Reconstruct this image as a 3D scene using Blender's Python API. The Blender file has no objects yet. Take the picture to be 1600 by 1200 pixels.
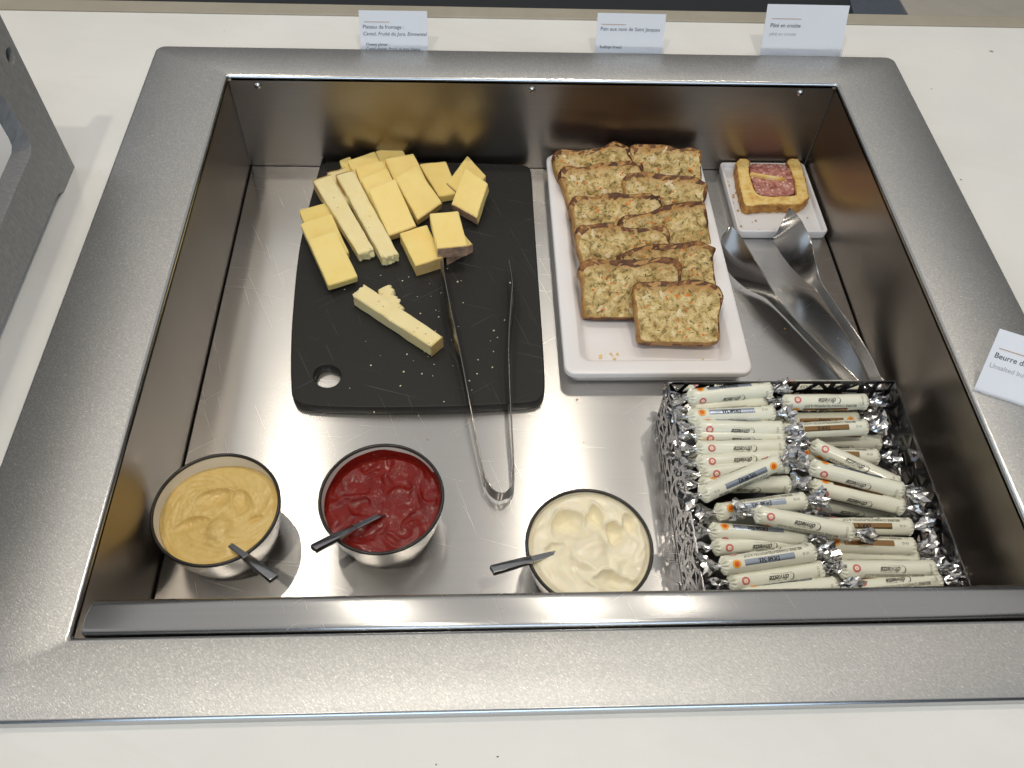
import bpy, bmesh, math, random
from mathutils import Vector, Matrix, noise
R = math.radians
random.seed(7)
S = bpy.context.scene
COL = S.collection

# ------------------------------------------------------------------ camera, light, exposure
cam = bpy.data.objects.new('camera', bpy.data.cameras.new('camera'))
COL.objects.link(cam)
cam.location = (0.2520, -0.1929, 0.6516)
cam.rotation_euler = (0.6304, -0.0378, -0.0327)
cam.data.sensor_width = 36
cam.data.lens = 29.7000
cam.data.clip_start = 0.02
cam.data.clip_end = 60
S.camera = cam
S.view_settings.view_transform = 'Standard'
S.view_settings.look = 'None'
S.view_settings.exposure = 0.0
w = bpy.data.worlds.new('World')
S.world = w
w.use_nodes = True
w.node_tree.nodes['Background'].inputs[0].default_value = (0.28, 0.285, 0.29, 1)
w.node_tree.nodes['Background'].inputs[1].default_value = 0.14

def lamp(name, loc, power, color, size, target=None, kind='SPOT', cone=120):
    d = bpy.data.lights.new(name, kind)
    d.energy = power
    d.color = color
    if kind == 'AREA':
        d.shape = 'RECTANGLE'
        d.size, d.size_y = size
    else:
        d.shadow_soft_size = size
        if kind == 'SPOT':
            d.spot_size = R(cone)
            d.spot_blend = 0.6
    o = bpy.data.objects.new(name, d)
    COL.objects.link(o)
    o.location = loc
    if target is not None:
        o.rotation_euler = (Vector(target) - Vector(loc)).to_track_quat('-Z', 'Y').to_euler()
    return o

WARM = (1.0, 0.91, 0.77)
# ceiling downlights over the counter: a near row and a row further back
lamp('downlight', (-0.30, -0.40, 2.2), 34, WARM, 0.03, (0.1, 0.2, 0))
lamp('downlight', (0.58, -0.42, 2.2), 38, WARM, 0.03, (0.45, 0.2, 0))
lamp('downlight', (-0.38, 1.02, 2.2), 17, WARM, 0.04, (0.1, 0.3, 0))
lamp('downlight', (0.56, 1.02, 2.2), 17, WARM, 0.04, (0.4, 0.3, 0))
lamp('downlight', (1.06, 1.0, 2.2), 11, WARM, 0.04, (0.5, 0.3, 0))
# pale ceiling light further into the room and daylight from a window on the left
lamp('ceiling_light', (0.3, 3.0, 2.8), 116, (1.0, 0.97, 0.93), (9.0, 10.0), (0.3, 3.0, 0), 'AREA')
lamp('window_light', (-3.2, 1.0, 1.5), 22, (0.70, 0.84, 1.0), (2.4, 1.6), (0.3, 0.3, 0.1), 'AREA')
lamp('window_light', (0.2, -3.4, 1.5), 60, (0.66, 0.82, 1.0), (3.6, 1.8), (0.3, 0.3, 0.1), 'AREA')

# ------------------------------------------------------------------ materials
def newmat(name):
    m = bpy.data.materials.new(name)
    m.use_nodes = True
    nt = m.node_tree
    return m, nt, nt.nodes['Principled BSDF']

def N(nt, kind, **kw):
    n = nt.nodes.new('ShaderNode' + kind)
    for k, v in kw.items():
        if k in n.inputs:
            n.inputs[k].default_value = v
        else:
            setattr(n, k, v)
    return n

def ramp(nt, fac, stops):
    r = nt.nodes.new('ShaderNodeValToRGB')
    e = r.color_ramp.elements
    while len(e) < len(stops):
        e.new(0.5)
    for i, (p, c) in enumerate(stops):
        e[i].position = p
        e[i].color = (c, c, c, 1) if isinstance(c, (int, float)) else (*c, 1)
    nt.links.new(fac, r.inputs[0])
    return r.outputs[0]

def coords(nt, scale=(1, 1, 1), rot=(0, 0, 0), src='Object'):
    t = nt.nodes.new('ShaderNodeTexCoord')
    oi = nt.nodes.new('ShaderNodeObjectInfo')
    ad = nt.nodes.new('ShaderNodeVectorMath')
    ad.operation = 'ADD'
    nt.links.new(t.outputs[src], ad.inputs[0])
    nt.links.new(oi.outputs['Random'], ad.inputs[1])
    m = nt.nodes.new('ShaderNodeMapping')
    m.inputs['Scale'].default_value = scale
    if any(rot):
        q = nt.nodes.new('ShaderNodeMapping')          # turn first, stretch afterwards
        q.inputs['Rotation'].default_value = rot
        nt.links.new(ad.outputs[0], q.inputs[0])
        nt.links.new(q.outputs[0], m.inputs[0])
    else:
        nt.links.new(ad.outputs[0], m.inputs[0])
    return m.outputs[0]

def noise_tex(nt, vec, scale, detail=3, rough=0.55, dist=0.0):
    n = N(nt, 'TexNoise', Scale=scale, Detail=detail, Roughness=rough, Distortion=dist)
    nt.links.new(vec, n.inputs['Vector'])
    return n.outputs[0]

def math_node(nt, op, a, b=None, clamp=False):
    n = nt.nodes.new('ShaderNodeMath')
    n.operation = op
    n.use_clamp = clamp
    for i, x in enumerate((a, b)):
        if x is None:
            continue
        if isinstance(x, (int, float)):
            n.inputs[i].default_value = x
        else:
            nt.links.new(x, n.inputs[i])
    return n.outputs[0]

def mixc(nt, fac, a, b):
    n = nt.nodes.new('ShaderNodeMix')
    n.data_type = 'RGBA'
    if isinstance(fac, (int, float)):
        n.inputs[0].default_value = fac
    else:
        nt.links.new(fac, n.inputs[0])
    for i, x in ((6, a), (7, b)):
        if isinstance(x, tuple):
            n.inputs[i].default_value = (*x, 1)
        else:
            nt.links.new(x, n.inputs[i])
    return n.outputs[2]

def bump(nt, bsdf, h, strength, dist=0.001):
    b = N(nt, 'Bump', Strength=strength, Distance=dist)
    nt.links.new(h, b.inputs['Height'])
    nt.links.new(b.outputs[0], bsdf.inputs['Normal'])
    return b

def scratches(nt, density=0.70, n=4, length=14, thin=700):
    out = None
    for k in range(n):
        v = coords(nt, (length, thin, length), (0, 0, R(17 + 43 * k + 11 * k * k)))
        t = noise_tex(nt, v, 1.0, 1.0, 0.4, 0.35)
        s = ramp(nt, t, [(density, 0.0), (density + 0.05, 1.0)])
        out = s if out is None else math_node(nt, 'MAXIMUM', out, s)
    return out

def plain(name, col, rough=0.5, metal=0.0, spec=0.5, var=0.0, vscale=60, bmp=0.0, bscale=300, sss=0.0, ssc=(1, 1, 1), ssr=0.004, coat=0.0):
    m, nt, b = newmat(name)
    b.inputs['Roughness'].default_value = rough
    b.inputs['Metallic'].default_value = metal
    b.inputs['Specular IOR Level'].default_value = spec
    b.inputs['Base Color'].default_value = (*col, 1)
    if coat:
        b.inputs['Coat Weight'].default_value = coat
        b.inputs['Coat Roughness'].default_value = 0.12
    if var:
        t = noise_tex(nt, coords(nt), vscale, 4)
        c = mixc(nt, ramp(nt, t, [(0.3, 0.0), (0.7, 1.0)]), tuple(x * (1 - var) for x in col), tuple(min(1, x * (1 + var * 0.6)) for x in col))
        nt.links.new(c, b.inputs['Base Color'])
    if bmp:
        bump(nt, b, noise_tex(nt, coords(nt), bscale, 4), bmp)
    if sss:
        b.inputs['Subsurface Weight'].default_value = sss
        b.inputs['Subsurface Radius'].default_value = ssc
        b.inputs['Subsurface Scale'].default_value = ssr
    return m

def steel(name, col, rough, grain=(6, 900, 900), var=0.12, bmp=0.12, aniso=0.0, arot=0.0, scr=None, smudge=0.0, rvar=0.10):
    m, nt, b = newmat(name)
    b.inputs['Metallic'].default_value = 1.0
    v = coords(nt, grain)
    t = noise_tex(nt, v, 1.0, 3, 0.6)
    big = noise_tex(nt, coords(nt), 9, 3)
    c = mixc(nt, t, tuple(x * (1 - var) for x in col), tuple(min(1, x * (1 + var)) for x in col))
    r = math_node(nt, 'ADD', math_node(nt, 'MULTIPLY', t, rvar), rough - rvar / 2)
    if smudge:
        r = math_node(nt, 'ADD', r, math_node(nt, 'MULTIPLY', big, smudge))
    h = t
    if scr:
        s = scratches(nt, *scr)
        r = math_node(nt, 'ADD', r, math_node(nt, 'MULTIPLY', s, 0.10))
        c = mixc(nt, math_node(nt, 'MULTIPLY', s, 0.18), c, (min(1, col[0] * 1.5), min(1, col[1] * 1.5), min(1, col[2] * 1.5)))
        h = math_node(nt, 'ADD', t, math_node(nt, 'MULTIPLY', s, 1.2))
    nt.links.new(c, b.inputs['Base Color'])
    nt.links.new(r, b.inputs['Roughness'])
    if bmp:
        bump(nt, b, h, bmp, 0.0004)
    if aniso:
        b.inputs['Anisotropic'].default_value = aniso
        b.inputs['Anisotropic Rotation'].default_value = arot
        tg = nt.nodes.new('ShaderNodeTangent')
        tg.direction_type = 'UV_MAP'
        nt.links.new(tg.outputs[0], b.inputs['Tangent'])
    return m

def frame_steel():
    m, nt, b = newmat('matt_blasted_steel')
    b.inputs['Metallic'].default_value = 1.0
    v1 = coords(nt, (520, 1250, 700), (0, 0, R(38)))
    t1 = noise_tex(nt, v1, 1.0, 2, 0.7)
    t2 = noise_tex(nt, coords(nt), 1300, 2, 0.6)
    t = math_node(nt, 'ADD', math_node(nt, 'MULTIPLY', t1, 0.65), math_node(nt, 'MULTIPLY', t2, 0.35))
    big = noise_tex(nt, coords(nt), 6, 3)
    g = math_node(nt, 'ADD', math_node(nt, 'MULTIPLY', t, 0.85), math_node(nt, 'MULTIPLY', big, 0.15))
    c = ramp(nt, g, [(0.30, (0.36, 0.37, 0.38)), (0.48, (0.465, 0.47, 0.475)), (0.58, (0.56, 0.56, 0.55)), (0.68, (0.93, 0.90, 0.86))])
    s = scratches(nt, 0.735, 2, 10, 420)
    c = mixc(nt, math_node(nt, 'MULTIPLY', s, 0.25), c, (0.75, 0.74, 0.72))
    nt.links.new(c, b.inputs['Base Color'])
    b.inputs['Roughness'].default_value = 0.47
    bump(nt, b, t, 0.4, 0.0005)
    return m

M = {}
M['frame'] = frame_steel()
M['edge'] = steel('polished_edge_steel', (0.55, 0.56, 0.57), 0.22, bmp=0.05)
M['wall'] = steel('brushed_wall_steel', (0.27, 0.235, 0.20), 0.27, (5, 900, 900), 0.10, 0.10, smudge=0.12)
M['floor'] = steel('scratched_floor_steel', (0.66, 0.65, 0.635), 0.21, (6, 700, 700), 0.035, 0.01, 0.88, 0.25, (0.75, 5, 9, 1000), 0.04, 0.02)
M['ledge'] = steel('scratched_ledge_steel', (0.56, 0.56, 0.56), 0.24, (5, 500, 500), 0.05, 0.006, 0.75, 0.25, (0.745, 5, 26, 700), 0.04, 0.03)
M['tong'] = steel('polished_steel', (0.28, 0.27, 0.26), 0.19, (300, 300, 300), 0.05, 0.0, smudge=0.08)
M['dark_steel'] = steel('dark_glossy_steel', (0.42, 0.43, 0.45), 0.20, (300, 300, 300), 0.05, 0.0)
M['screw'] = steel('screw_steel', (0.6, 0.6, 0.6), 0.2, (300, 300, 300), 0.05, 0.0)
M['bowl_steel'] = steel('bowl_steel', (0.46, 0.44, 0.41), 0.22, (900, 900, 60), 0.08, 0.05)
M['basket'] = steel('basket_steel', (0.20, 0.20, 0.21), 0.24, (200, 200, 200), 0.05, 0.0)
M['foil'] = steel('crumpled_foil', (0.66, 0.66, 0.67), 0.2, (500, 500, 500), 0.05, 0.3)

def counter_mat():
    m, nt, b = newmat('white_stone_counter')
    a = noise_tex(nt, coords(nt), 7, 5, 0.6)
    f = noise_tex(nt, coords(nt), 900, 2)
    sp = noise_tex(nt, coords(nt), 75, 1)
    c = mixc(nt, ramp(nt, a, [(0.3, 0.0), (0.75, 1.0)]), (0.69, 0.695, 0.68), (0.765, 0.765, 0.745))
    st = noise_tex(nt, coords(nt, (2.2, 9, 3), (0, 0, R(25))), 1.0, 5, 0.65, 0.8)
    c = mixc(nt, ramp(nt, st, [(0.52, 0.0), (0.72, 0.40)]), c, (0.62, 0.61, 0.575))
    c = mixc(nt, ramp(nt, f, [(0.58, 0.0), (0.72, 0.20)]), c, (0.58, 0.57, 0.54))
    c = mixc(nt, ramp(nt, sp, [(0.80, 0.0), (0.815, 0.8)]), c, (0.20, 0.17, 0.13))
    nt.links.new(c, b.inputs['Base Color'])
    b.inputs['Roughness'].default_value = 0.38
    return m
M['counter'] = counter_mat()
M['trim'] = plain('beige_metal_trim', (0.34, 0.31, 0.25), 0.45, 0.0, 0.5, 0.06, 40)
M['far_floor'] = plain('dark_slate_floor', (0.035, 0.04, 0.045), 0.6, var=0.2, vscale=200)
M['far_blue'] = plain('blue_grey_floor', (0.12, 0.15, 0.19), 0.6, var=0.1, vscale=60)
M['far_cream'] = plain('cream_floor', (0.66, 0.62, 0.54), 0.5, var=0.05, vscale=20)

def board_mat():
    m, nt, b = newmat('black_board')
    t = noise_tex(nt, coords(nt), 500, 3)
    s = scratches(nt, 0.745, 4, 14, 600)
    c = mixc(nt, t, (0.013, 0.0125, 0.012), (0.022, 0.021, 0.020))
    c = mixc(nt, math_node(nt, 'MULTIPLY', s, 0.35), c, (0.12, 0.115, 0.11))
    nt.links.new(c, b.inputs['Base Color'])
    b.inputs['Roughness'].default_value = 0.52
    b.inputs['Specular IOR Level'].default_value = 0.35
    bump(nt, b, t, 0.08, 0.0004)
    return m
M['board'] = board_mat()

def cheese_mat(name, col, edge, holes=0.0):
    m, nt, b = newmat(name)
    a = noise_tex(nt, coords(nt, src='Object'), 55, 4)
    f = noise_tex(nt, coords(nt), 700, 3)
    c = mixc(nt, ramp(nt, a, [(0.3, 0.0), (0.7, 1.0)]), col, edge)
    if holes:
        v = N(nt, 'TexVoronoi', Scale=170.0)
        nt.links.new(coords(nt, (1, 1, 1)), v.inputs['Vector'])
        hm = ramp(nt, v.outputs['Distance'], [(0.10, 1.0), (0.2, 0.0)])
        hm = math_node(nt, 'MULTIPLY', hm, ramp(nt, noise_tex(nt, coords(nt), 90, 2), [(0.55, 0.0), (0.6, holes)]))
        c = mixc(nt, hm, c, tuple(x * 0.6 for x in col))
    nt.links.new(c, b.inputs['Base Color'])
    b.inputs['Roughness'].default_value = 0.42
    b.inputs['Subsurface Weight'].default_value = 0.4
    b.inputs['Subsurface Radius'].default_value = (1.0, 0.7, 0.3)
    b.inputs['Subsurface Scale'].default_value = 0.004
    bump(nt, b, f, 0.15, 0.0006)
    return m
M['comte'] = cheese_mat('hard_cheese', (0.90, 0.685, 0.235), (0.92, 0.735, 0.29))
M['emmental'] = cheese_mat('yellow_cheese', (0.88, 0.69, 0.23), (0.90, 0.73, 0.28))
M['cantal'] = cheese_mat('pale_cheese', (0.88, 0.74, 0.38), (0.91, 0.80, 0.46), 1.0)
M['rind'] = plain('brown_rind', (0.46, 0.29, 0.19), 0.75, var=0.45, vscale=160, bmp=0.5, bscale=420)
M['rind_pale'] = plain('ochre_rind', (0.62, 0.42, 0.16), 0.6, var=0.15, vscale=120, bmp=0.2)
M['crumb_bits'] = plain('cheese_crumbs', (0.75, 0.68, 0.50), 0.6)

def bread_mat():
    m, nt, b = newmat('savoury_loaf_crumb')
    base = noise_tex(nt, coords(nt), 130, 5, 0.65, 0.6)
    c = ramp(nt, base, [(0.30, (0.12, 0.065, 0.018)), (0.41, (0.44, 0.30, 0.10)), (0.52, (0.70, 0.52, 0.22)), (0.70, (0.86, 0.72, 0.43))])
    gz = noise_tex(nt, coords(nt, (1, 1, 1), (0.3, 0.2, 0.9)), 75, 3, 0.5, 0.9)
    c = mixc(nt, ramp(nt, gz, [(0.59, 0.0), (0.69, 0.30)]), c, (0.26, 0.26, 0.08))
    dz = noise_tex(nt, coords(nt, (1, 2.2, 1), (1.1, 0.7, 0.2)), 150, 3, 0.6, 1.2)
    c = mixc(nt, ramp(nt, dz, [(0.60, 0.0), (0.66, 0.75)]), c, (0.08, 0.085, 0.02))
    yz = noise_tex(nt, coords(nt, (1, 1, 1), (2.0, 0.4, 1.2)), 40, 2)
    c = mixc(nt, ramp(nt, yz, [(0.55, 0.0), (0.75, 0.30)]), c, (0.70, 0.48, 0.14))
    v = N(nt, 'TexVoronoi', Scale=120.0)
    nt.links.new(coords(nt, (1, 1, 1), (0.5, 0.1, 0.3)), v.inputs['Vector'])
    sel = ramp(nt, math_node(nt, 'ADD', 0.0, v.outputs['Color']), [(0.80, 0.0), (0.82, 1.0)])
    ins = ramp(nt, v.outputs['Distance'], [(0.22, 1.0), (0.30, 0.0)])
    c = mixc(nt, math_node(nt, 'MULTIPLY', sel, ins), c, (0.72, 0.22, 0.03))
    hz = noise_tex(nt, coords(nt), 230, 3, 0.6)
    c = mixc(nt, ramp(nt, hz, [(0.30, 0.75), (0.40, 0.0)]), c, (0.12, 0.075, 0.02))
    tc = nt.nodes.new('ShaderNodeTexCoord')
    sp = nt.nodes.new('ShaderNodeSeparateXYZ')
    nt.links.new(tc.outputs['Object'], sp.inputs[0])
    ty = math_node(nt, 'ADD', math_node(nt, 'MULTIPLY', sp.outputs[1], 40), math_node(nt, 'MULTIPLY', base, 0.5))
    tf = math_node(nt, 'MULTIPLY', math_node(nt, 'SUBTRACT', ty, 0.92), 2.0, True)
    c = mixc(nt, math_node(nt, 'MINIMUM', tf, 0.8), c, (0.42, 0.19, 0.045))
    nt.links.new(c, b.inputs['Base Color'])
    b.inputs['Roughness'].default_value = 0.55
    h = math_node(nt, 'ADD', base, math_node(nt, 'MULTIPLY', hz, 0.7))
    bump(nt, b, h, 1.0, 0.003)
    return m
M['bread'] = bread_mat()
def crust_mat(name, dark, mid, light, sc=70):
    m, nt, b = newmat(name)
    t = noise_tex(nt, coords(nt), sc, 5, 0.65)
    c = ramp(nt, t, [(0.30, dark), (0.5, mid), (0.72, light)])
    nt.links.new(c, b.inputs['Base Color'])
    b.inputs['Roughness'].default_value = 0.6
    bump(nt, b, noise_tex(nt, coords(nt), 300, 4), 0.6, 0.002)
    return m
M['crust'] = crust_mat('loaf_crust', (0.028, 0.010, 0.004), (0.13, 0.045, 0.012), (0.40, 0.18, 0.042))
M['crust_side'] = crust_mat('loaf_side_crust', (0.20, 0.08, 0.02), (0.42, 0.22, 0.062), (0.60, 0.38, 0.13))
M['carrot'] = plain('carrot', (0.75, 0.20, 0.02), 0.4, var=0.2, vscale=300)
M['scallop'] = plain('pale_scallop_piece', (0.68, 0.55, 0.33), 0.4, var=0.1, vscale=200, bmp=0.2)
M['herb'] = plain('herb', (0.07, 0.11, 0.03), 0.5, var=0.3, vscale=300)
M['melamine'] = plain('white_melamine', (0.83, 0.81, 0.82), 0.22, spec=0.5)
M['plate'] = plain('pale_grey_glaze', (0.74, 0.74, 0.76), 0.25)
M['pastry'] = crust_mat('pastry', (0.60, 0.32, 0.07), (0.82, 0.58, 0.20), (0.90, 0.74, 0.38), 90)
M['pastry_edge'] = crust_mat('baked_pastry_edge', (0.20, 0.075, 0.018), (0.47, 0.22, 0.05), (0.70, 0.40, 0.10), 130)
def meat_mat():
    m, nt, b = newmat('pink_terrine')
    v = N(nt, 'TexVoronoi', Scale=260.0, Randomness=1.0)
    nt.links.new(coords(nt), v.inputs['Vector'])
    t = noise_tex(nt, coords(nt), 260, 4, 0.6, 0.5)
    c = ramp(nt, t, [(0.30, (0.20, 0.05, 0.042)), (0.5, (0.46, 0.18, 0.15)), (0.70, (0.62, 0.35, 0.29))])
    sep = nt.nodes.new('ShaderNodeSeparateColor')
    nt.links.new(v.outputs['Color'], sep.inputs[0])
    c = mixc(nt, math_node(nt, 'MULTIPLY', ramp(nt, sep.outputs[0], [(0.66, 0.0), (0.70, 0.8)]), ramp(nt, v.outputs['Distance'], [(0.3, 1.0), (0.55, 0.0)])), c, (0.78, 0.58, 0.52))
    nt.links.new(c, b.inputs['Base Color'])
    b.inputs['Roughness'].default_value = 0.35
    bump(nt, b, t, 0.4, 0.001)
    return m
M['meat'] = meat_mat()

def sauce_mat(name, col, col2, rough, bmp, bscale, sss, vs=120):
    m, nt, b = newmat(name)
    t = noise_tex(nt, coords(nt), vs, 4)
    c = mixc(nt, ramp(nt, t, [(0.3, 0.0), (0.7, 1.0)]), col, col2)
    nt.links.new(c, b.inputs['Base Color'])
    b.inputs['Roughness'].default_value = rough
    b.inputs['Subsurface Weight'].default_value = sss
    b.inputs['Subsurface Radius'].default_value = (1.0, 0.6, 0.3)
    b.inputs['Subsurface Scale'].default_value = 0.003
    b.inputs['Specular IOR Level'].default_value = 0.38
    bump(nt, b, noise_tex(nt, coords(nt), bscale, 3), bmp, 0.001)
    return m
M['mustard'] = sauce_mat('mustard_paste', (0.67, 0.48, 0.165), (0.74, 0.56, 0.23), 0.23, 0.18, 500, 0.15)
M['ketchup'] = sauce_mat('tomato_ketchup', (0.165, 0.009, 0.006), (0.22, 0.013, 0.008), 0.11, 0.6, 280, 0.05)
M['mayo'] = sauce_mat('mayonnaise_cream', (0.90, 0.83, 0.62), (0.92, 0.87, 0.70), 0.24, 0.08, 300, 0.3)
M['liner'] = plain('cream_enamel', (0.80, 0.77, 0.70), 0.25)
M['rim_black'] = plain('black_rim', (0.016, 0.014, 0.013), 0.28)
M['paper'] = plain('cream_wrapper_paper', (0.77, 0.775, 0.655), 0.22, spec=0.5, var=0.03, vscale=60, bmp=0.08, bscale=120, coat=0.25)
M['ink'] = plain('black_ink', (0.012, 0.011, 0.010), 0.35)
M['ink_brown'] = plain('brown_ink', (0.09, 0.075, 0.05), 0.35)
M['band_blue'] = plain('silver_blue_band', (0.42, 0.48, 0.58), 0.25, metal=0.75)
M['band_bronze'] = plain('bronze_foil_band', (0.42, 0.25, 0.11), 0.18, metal=0.95)
M['red'] = plain('red_seal_print', (0.52, 0.02, 0.03), 0.35)
M['white_print'] = plain('white_print', (0.82, 0.78, 0.72), 0.35)
M['gold'] = plain('golden_yellow_print', (0.85, 0.44, 0.03), 0.32)
M['orange'] = plain('orange_red_print', (0.72, 0.10, 0.01), 0.32)
M['card'] = plain('white_card', (0.72, 0.745, 0.80), 0.45, var=0.01)
M['navy'] = plain('navy_ink', (0.02, 0.03, 0.07), 0.5)
M['grey_ink'] = plain('pale_grey_ink', (0.36, 0.37, 0.40), 0.5)
M['copper_line'] = plain('copper_line_print', (0.45, 0.27, 0.17), 0.4)
def clear_mat():
    m, nt, b = newmat('clear_acrylic')
    b.inputs['Base Color'].default_value = (0.97, 0.96, 0.95, 1)
    b.inputs['Roughness'].default_value = 0.05
    b.inputs['Transmission Weight'].default_value = 1.0
    b.inputs['IOR'].default_value = 1.2
    return m
M['clear'] = clear_mat()
def wood_mat():
    m, nt, b = newmat('grey_stained_wood')
    t = noise_tex(nt, coords(nt, (500, 40, 260), (R(-35), 0, 0)), 1.0, 4, 0.7, 0.3)
    big = noise_tex(nt, coords(nt), 14, 3)
    c = mixc(nt, ramp(nt, t, [(0.35, 0.0), (0.65, 1.0)]), (0.23, 0.235, 0.245), (0.34, 0.34, 0.345))
    c = mixc(nt, math_node(nt, 'MULTIPLY', big, 0.3), c, (0.22, 0.21, 0.195))
    nt.links.new(c, b.inputs['Base Color'])
    b.inputs['Roughness'].default_value = 0.5
    bump(nt, b, t, 0.25, 0.0005)
    return m
M['wood'] = wood_mat()
M['hole_dark'] = plain('dark_bore', (0.02, 0.016, 0.013), 0.7)

# ------------------------------------------------------------------ helpers
def link(o, parent=None):
    COL.objects.link(o)
    if parent is not None:
        o.parent = parent
    return o

def obj(name, mesh, mats, parent=None, smooth=False, kind=None, loc=None):
    if isinstance(mesh, bmesh.types.BMesh):
        me = bpy.data.meshes.new(name)
        mesh.to_mesh(me)
        mesh.free()
    else:
        me = mesh
    me.name = name
    if mats is not None:
        me.materials.clear()
        for m in (mats if isinstance(mats, (list, tuple)) else [mats]):
            me.materials.append(m)
    if smooth:
        for p in me.polygons:
            p.use_smooth = True
    o = bpy.data.objects.new(name, me)
    link(o, parent)
    if loc is not None:
        o.location = loc
    if kind:
        o['kind'] = kind
    return o

def shared(name, me, parent, kind=None):
    o = bpy.data.objects.new(name, me)
    link(o, parent)
    if kind:
        o['kind'] = kind
    return o

def thing(name, label, cat, loc=(0, 0, 0), rot=(0, 0, 0), group=None):
    o = bpy.data.objects.new(name, None)
    o.empty_display_size = 0.01
    link(o)
    o.location = loc
    o.rotation_euler = rot
    o['label'] = label
    o['category'] = cat
    if group:
        o['group'] = group
    return o

def tag(o, label, cat, group=None):
    o['label'] = label
    o['category'] = cat
    if group:
        o['group'] = group
    return o

def smooth_by_angle(o, deg=35):
    me = o.data
    for p in me.polygons:
        p.use_smooth = True
    me.set_sharp_from_angle(angle=R(deg))

def box(bm, c, s, rot=None):
    m = Matrix.Translation(Vector(c))
    if rot is not None:
        m = m @ rot.to_4x4()
    m = m @ Matrix.Diagonal((*s, 1))
    return bmesh.ops.create_cube(bm, size=1, matrix=m)['verts']

def bevel_all(bm, w, seg=2):
    bmesh.ops.bevel(bm, geom=bm.edges[:], offset=w, segments=seg, profile=0.5, affect='EDGES', clamp_overlap=True)

def loops(bm, ls, cap0=True, cap1=True):
    """rings of equal length joined one to the next"""
    vs = [[bm.verts.new(p) for p in l] for l in ls]
    n = len(vs[0])
    for a, b in zip(vs, vs[1:]):
        for i in range(n):
            bm.faces.new((a[i], a[(i + 1) % n], b[(i + 1) % n], b[i]))
    if cap0:
        bm.faces.new(vs[0][::-1])
    if cap1:
        bm.faces.new(vs[-1])
    return vs

def rrect(x0, x1, y0, y1, r, z, n=6):
    out = []
    for cx, cy, a0 in ((x1 - r, y1 - r, 0), (x0 + r, y1 - r, 90), (x0 + r, y0 + r, 180), (x1 - r, y0 + r, 270)):
        for k in range(n + 1):
            a = R(a0 + 90 * k / n)
            out.append((cx + r * math.cos(a), cy + r * math.sin(a), z))
    return out

def lathe(bm, prof, n=64, cap0=False, cap1=False):
    return loops(bm, [[(r * math.cos(2 * math.pi * i / n), r * math.sin(2 * math.pi * i / n), z) for i in range(n)] for r, z in prof], cap0, cap1)

DG = None
def curve_mesh(splines, extrude=0.0, bev=0.0, bres=2):
    cu = bpy.data.curves.new('shape', 'CURVE')
    cu.dimensions = '2D'
    cu.fill_mode = 'BOTH'
    cu.extrude = extrude
    cu.bevel_depth = bev
    cu.bevel_resolution = bres
    for pts in splines:
        s = cu.splines.new('POLY')
        s.points.add(len(pts) - 1)
        for q, p in zip(s.points, pts):
            q.co = (p[0], p[1], 0, 1)
        s.use_cyclic_u = True
    return to_mesh(cu)

def to_mesh(cu):
    o = bpy.data.objects.new('shape', cu)
    COL.objects.link(o)
    dg = bpy.context.evaluated_depsgraph_get()
    me = bpy.data.meshes.new_from_object(o.evaluated_get(dg), depsgraph=dg)
    bpy.data.objects.remove(o)
    return me

TEXTS = {}
def text_geo(s, width=None, height=None, shear=0.0, bold=0.0, res=3):
    """flat letters, left end at x=0, base line y=0; scaled to a width or a capital height -> (points, triangles)"""
    key = (s, shear, bold)
    if key not in TEXTS:
        cu = bpy.data.curves.new('lettering', 'FONT')
        cu.body = s
        cu.size = 1
        cu.shear = shear
        cu.offset = bold
        cu.resolution_u = res
        me = to_mesh(cu)
        v = [tuple(p.co) for p in me.vertices]
        TEXTS[key] = (v, [tuple(p.vertices) for p in me.polygons])
        bpy.data.meshes.remove(me)
    v, f = TEXTS[key]
    x0, x1 = min(p[0] for p in v), max(p[0] for p in v)
    k = width / (x1 - x0) if width else height / 0.73
    return [((p[0] - x0) * k, p[1] * k) for p in v], f

def stroke(pts, w0, w1=None, fine=True):
    """a pen stroke as a flat ribbon -> (points, quads)"""
    w1 = w0 if w1 is None else w1
    v, f = [], []
    if fine and len(pts) < 6:
        q = []
        for a, b in zip(pts, pts[1:]):
            q += [(a[0] + (b[0] - a[0]) * k / 4, a[1] + (b[1] - a[1]) * k / 4) for k in range(4)]
        pts = q + [pts[-1]]
    n = len(pts)
    for i, p in enumerate(pts):
        a = pts[max(0, i - 1)]
        b = pts[min(n - 1, i + 1)]
        d = Vector((b[0] - a[0], b[1] - a[1])).normalized()
        t = i / (n - 1)
        ww = w0 + (w1 - w0) * t if not callable(w0) else w0(t)
        v += [(p[0] - d.y * ww / 2, p[1] + d.x * ww / 2), (p[0] + d.y * ww / 2, p[1] - d.x * ww / 2)]
        if i:
            f.append((2 * i - 2, 2 * i - 1, 2 * i + 1, 2 * i))
    return v, f

def arc(cx, cy, rx, ry, a0, a1, n=10):
    return [(cx + rx * math.cos(R(a0 + (a1 - a0) * k / n)), cy + ry * math.sin(R(a0 + (a1 - a0) * k / n))) for k in range(n + 1)]

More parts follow.
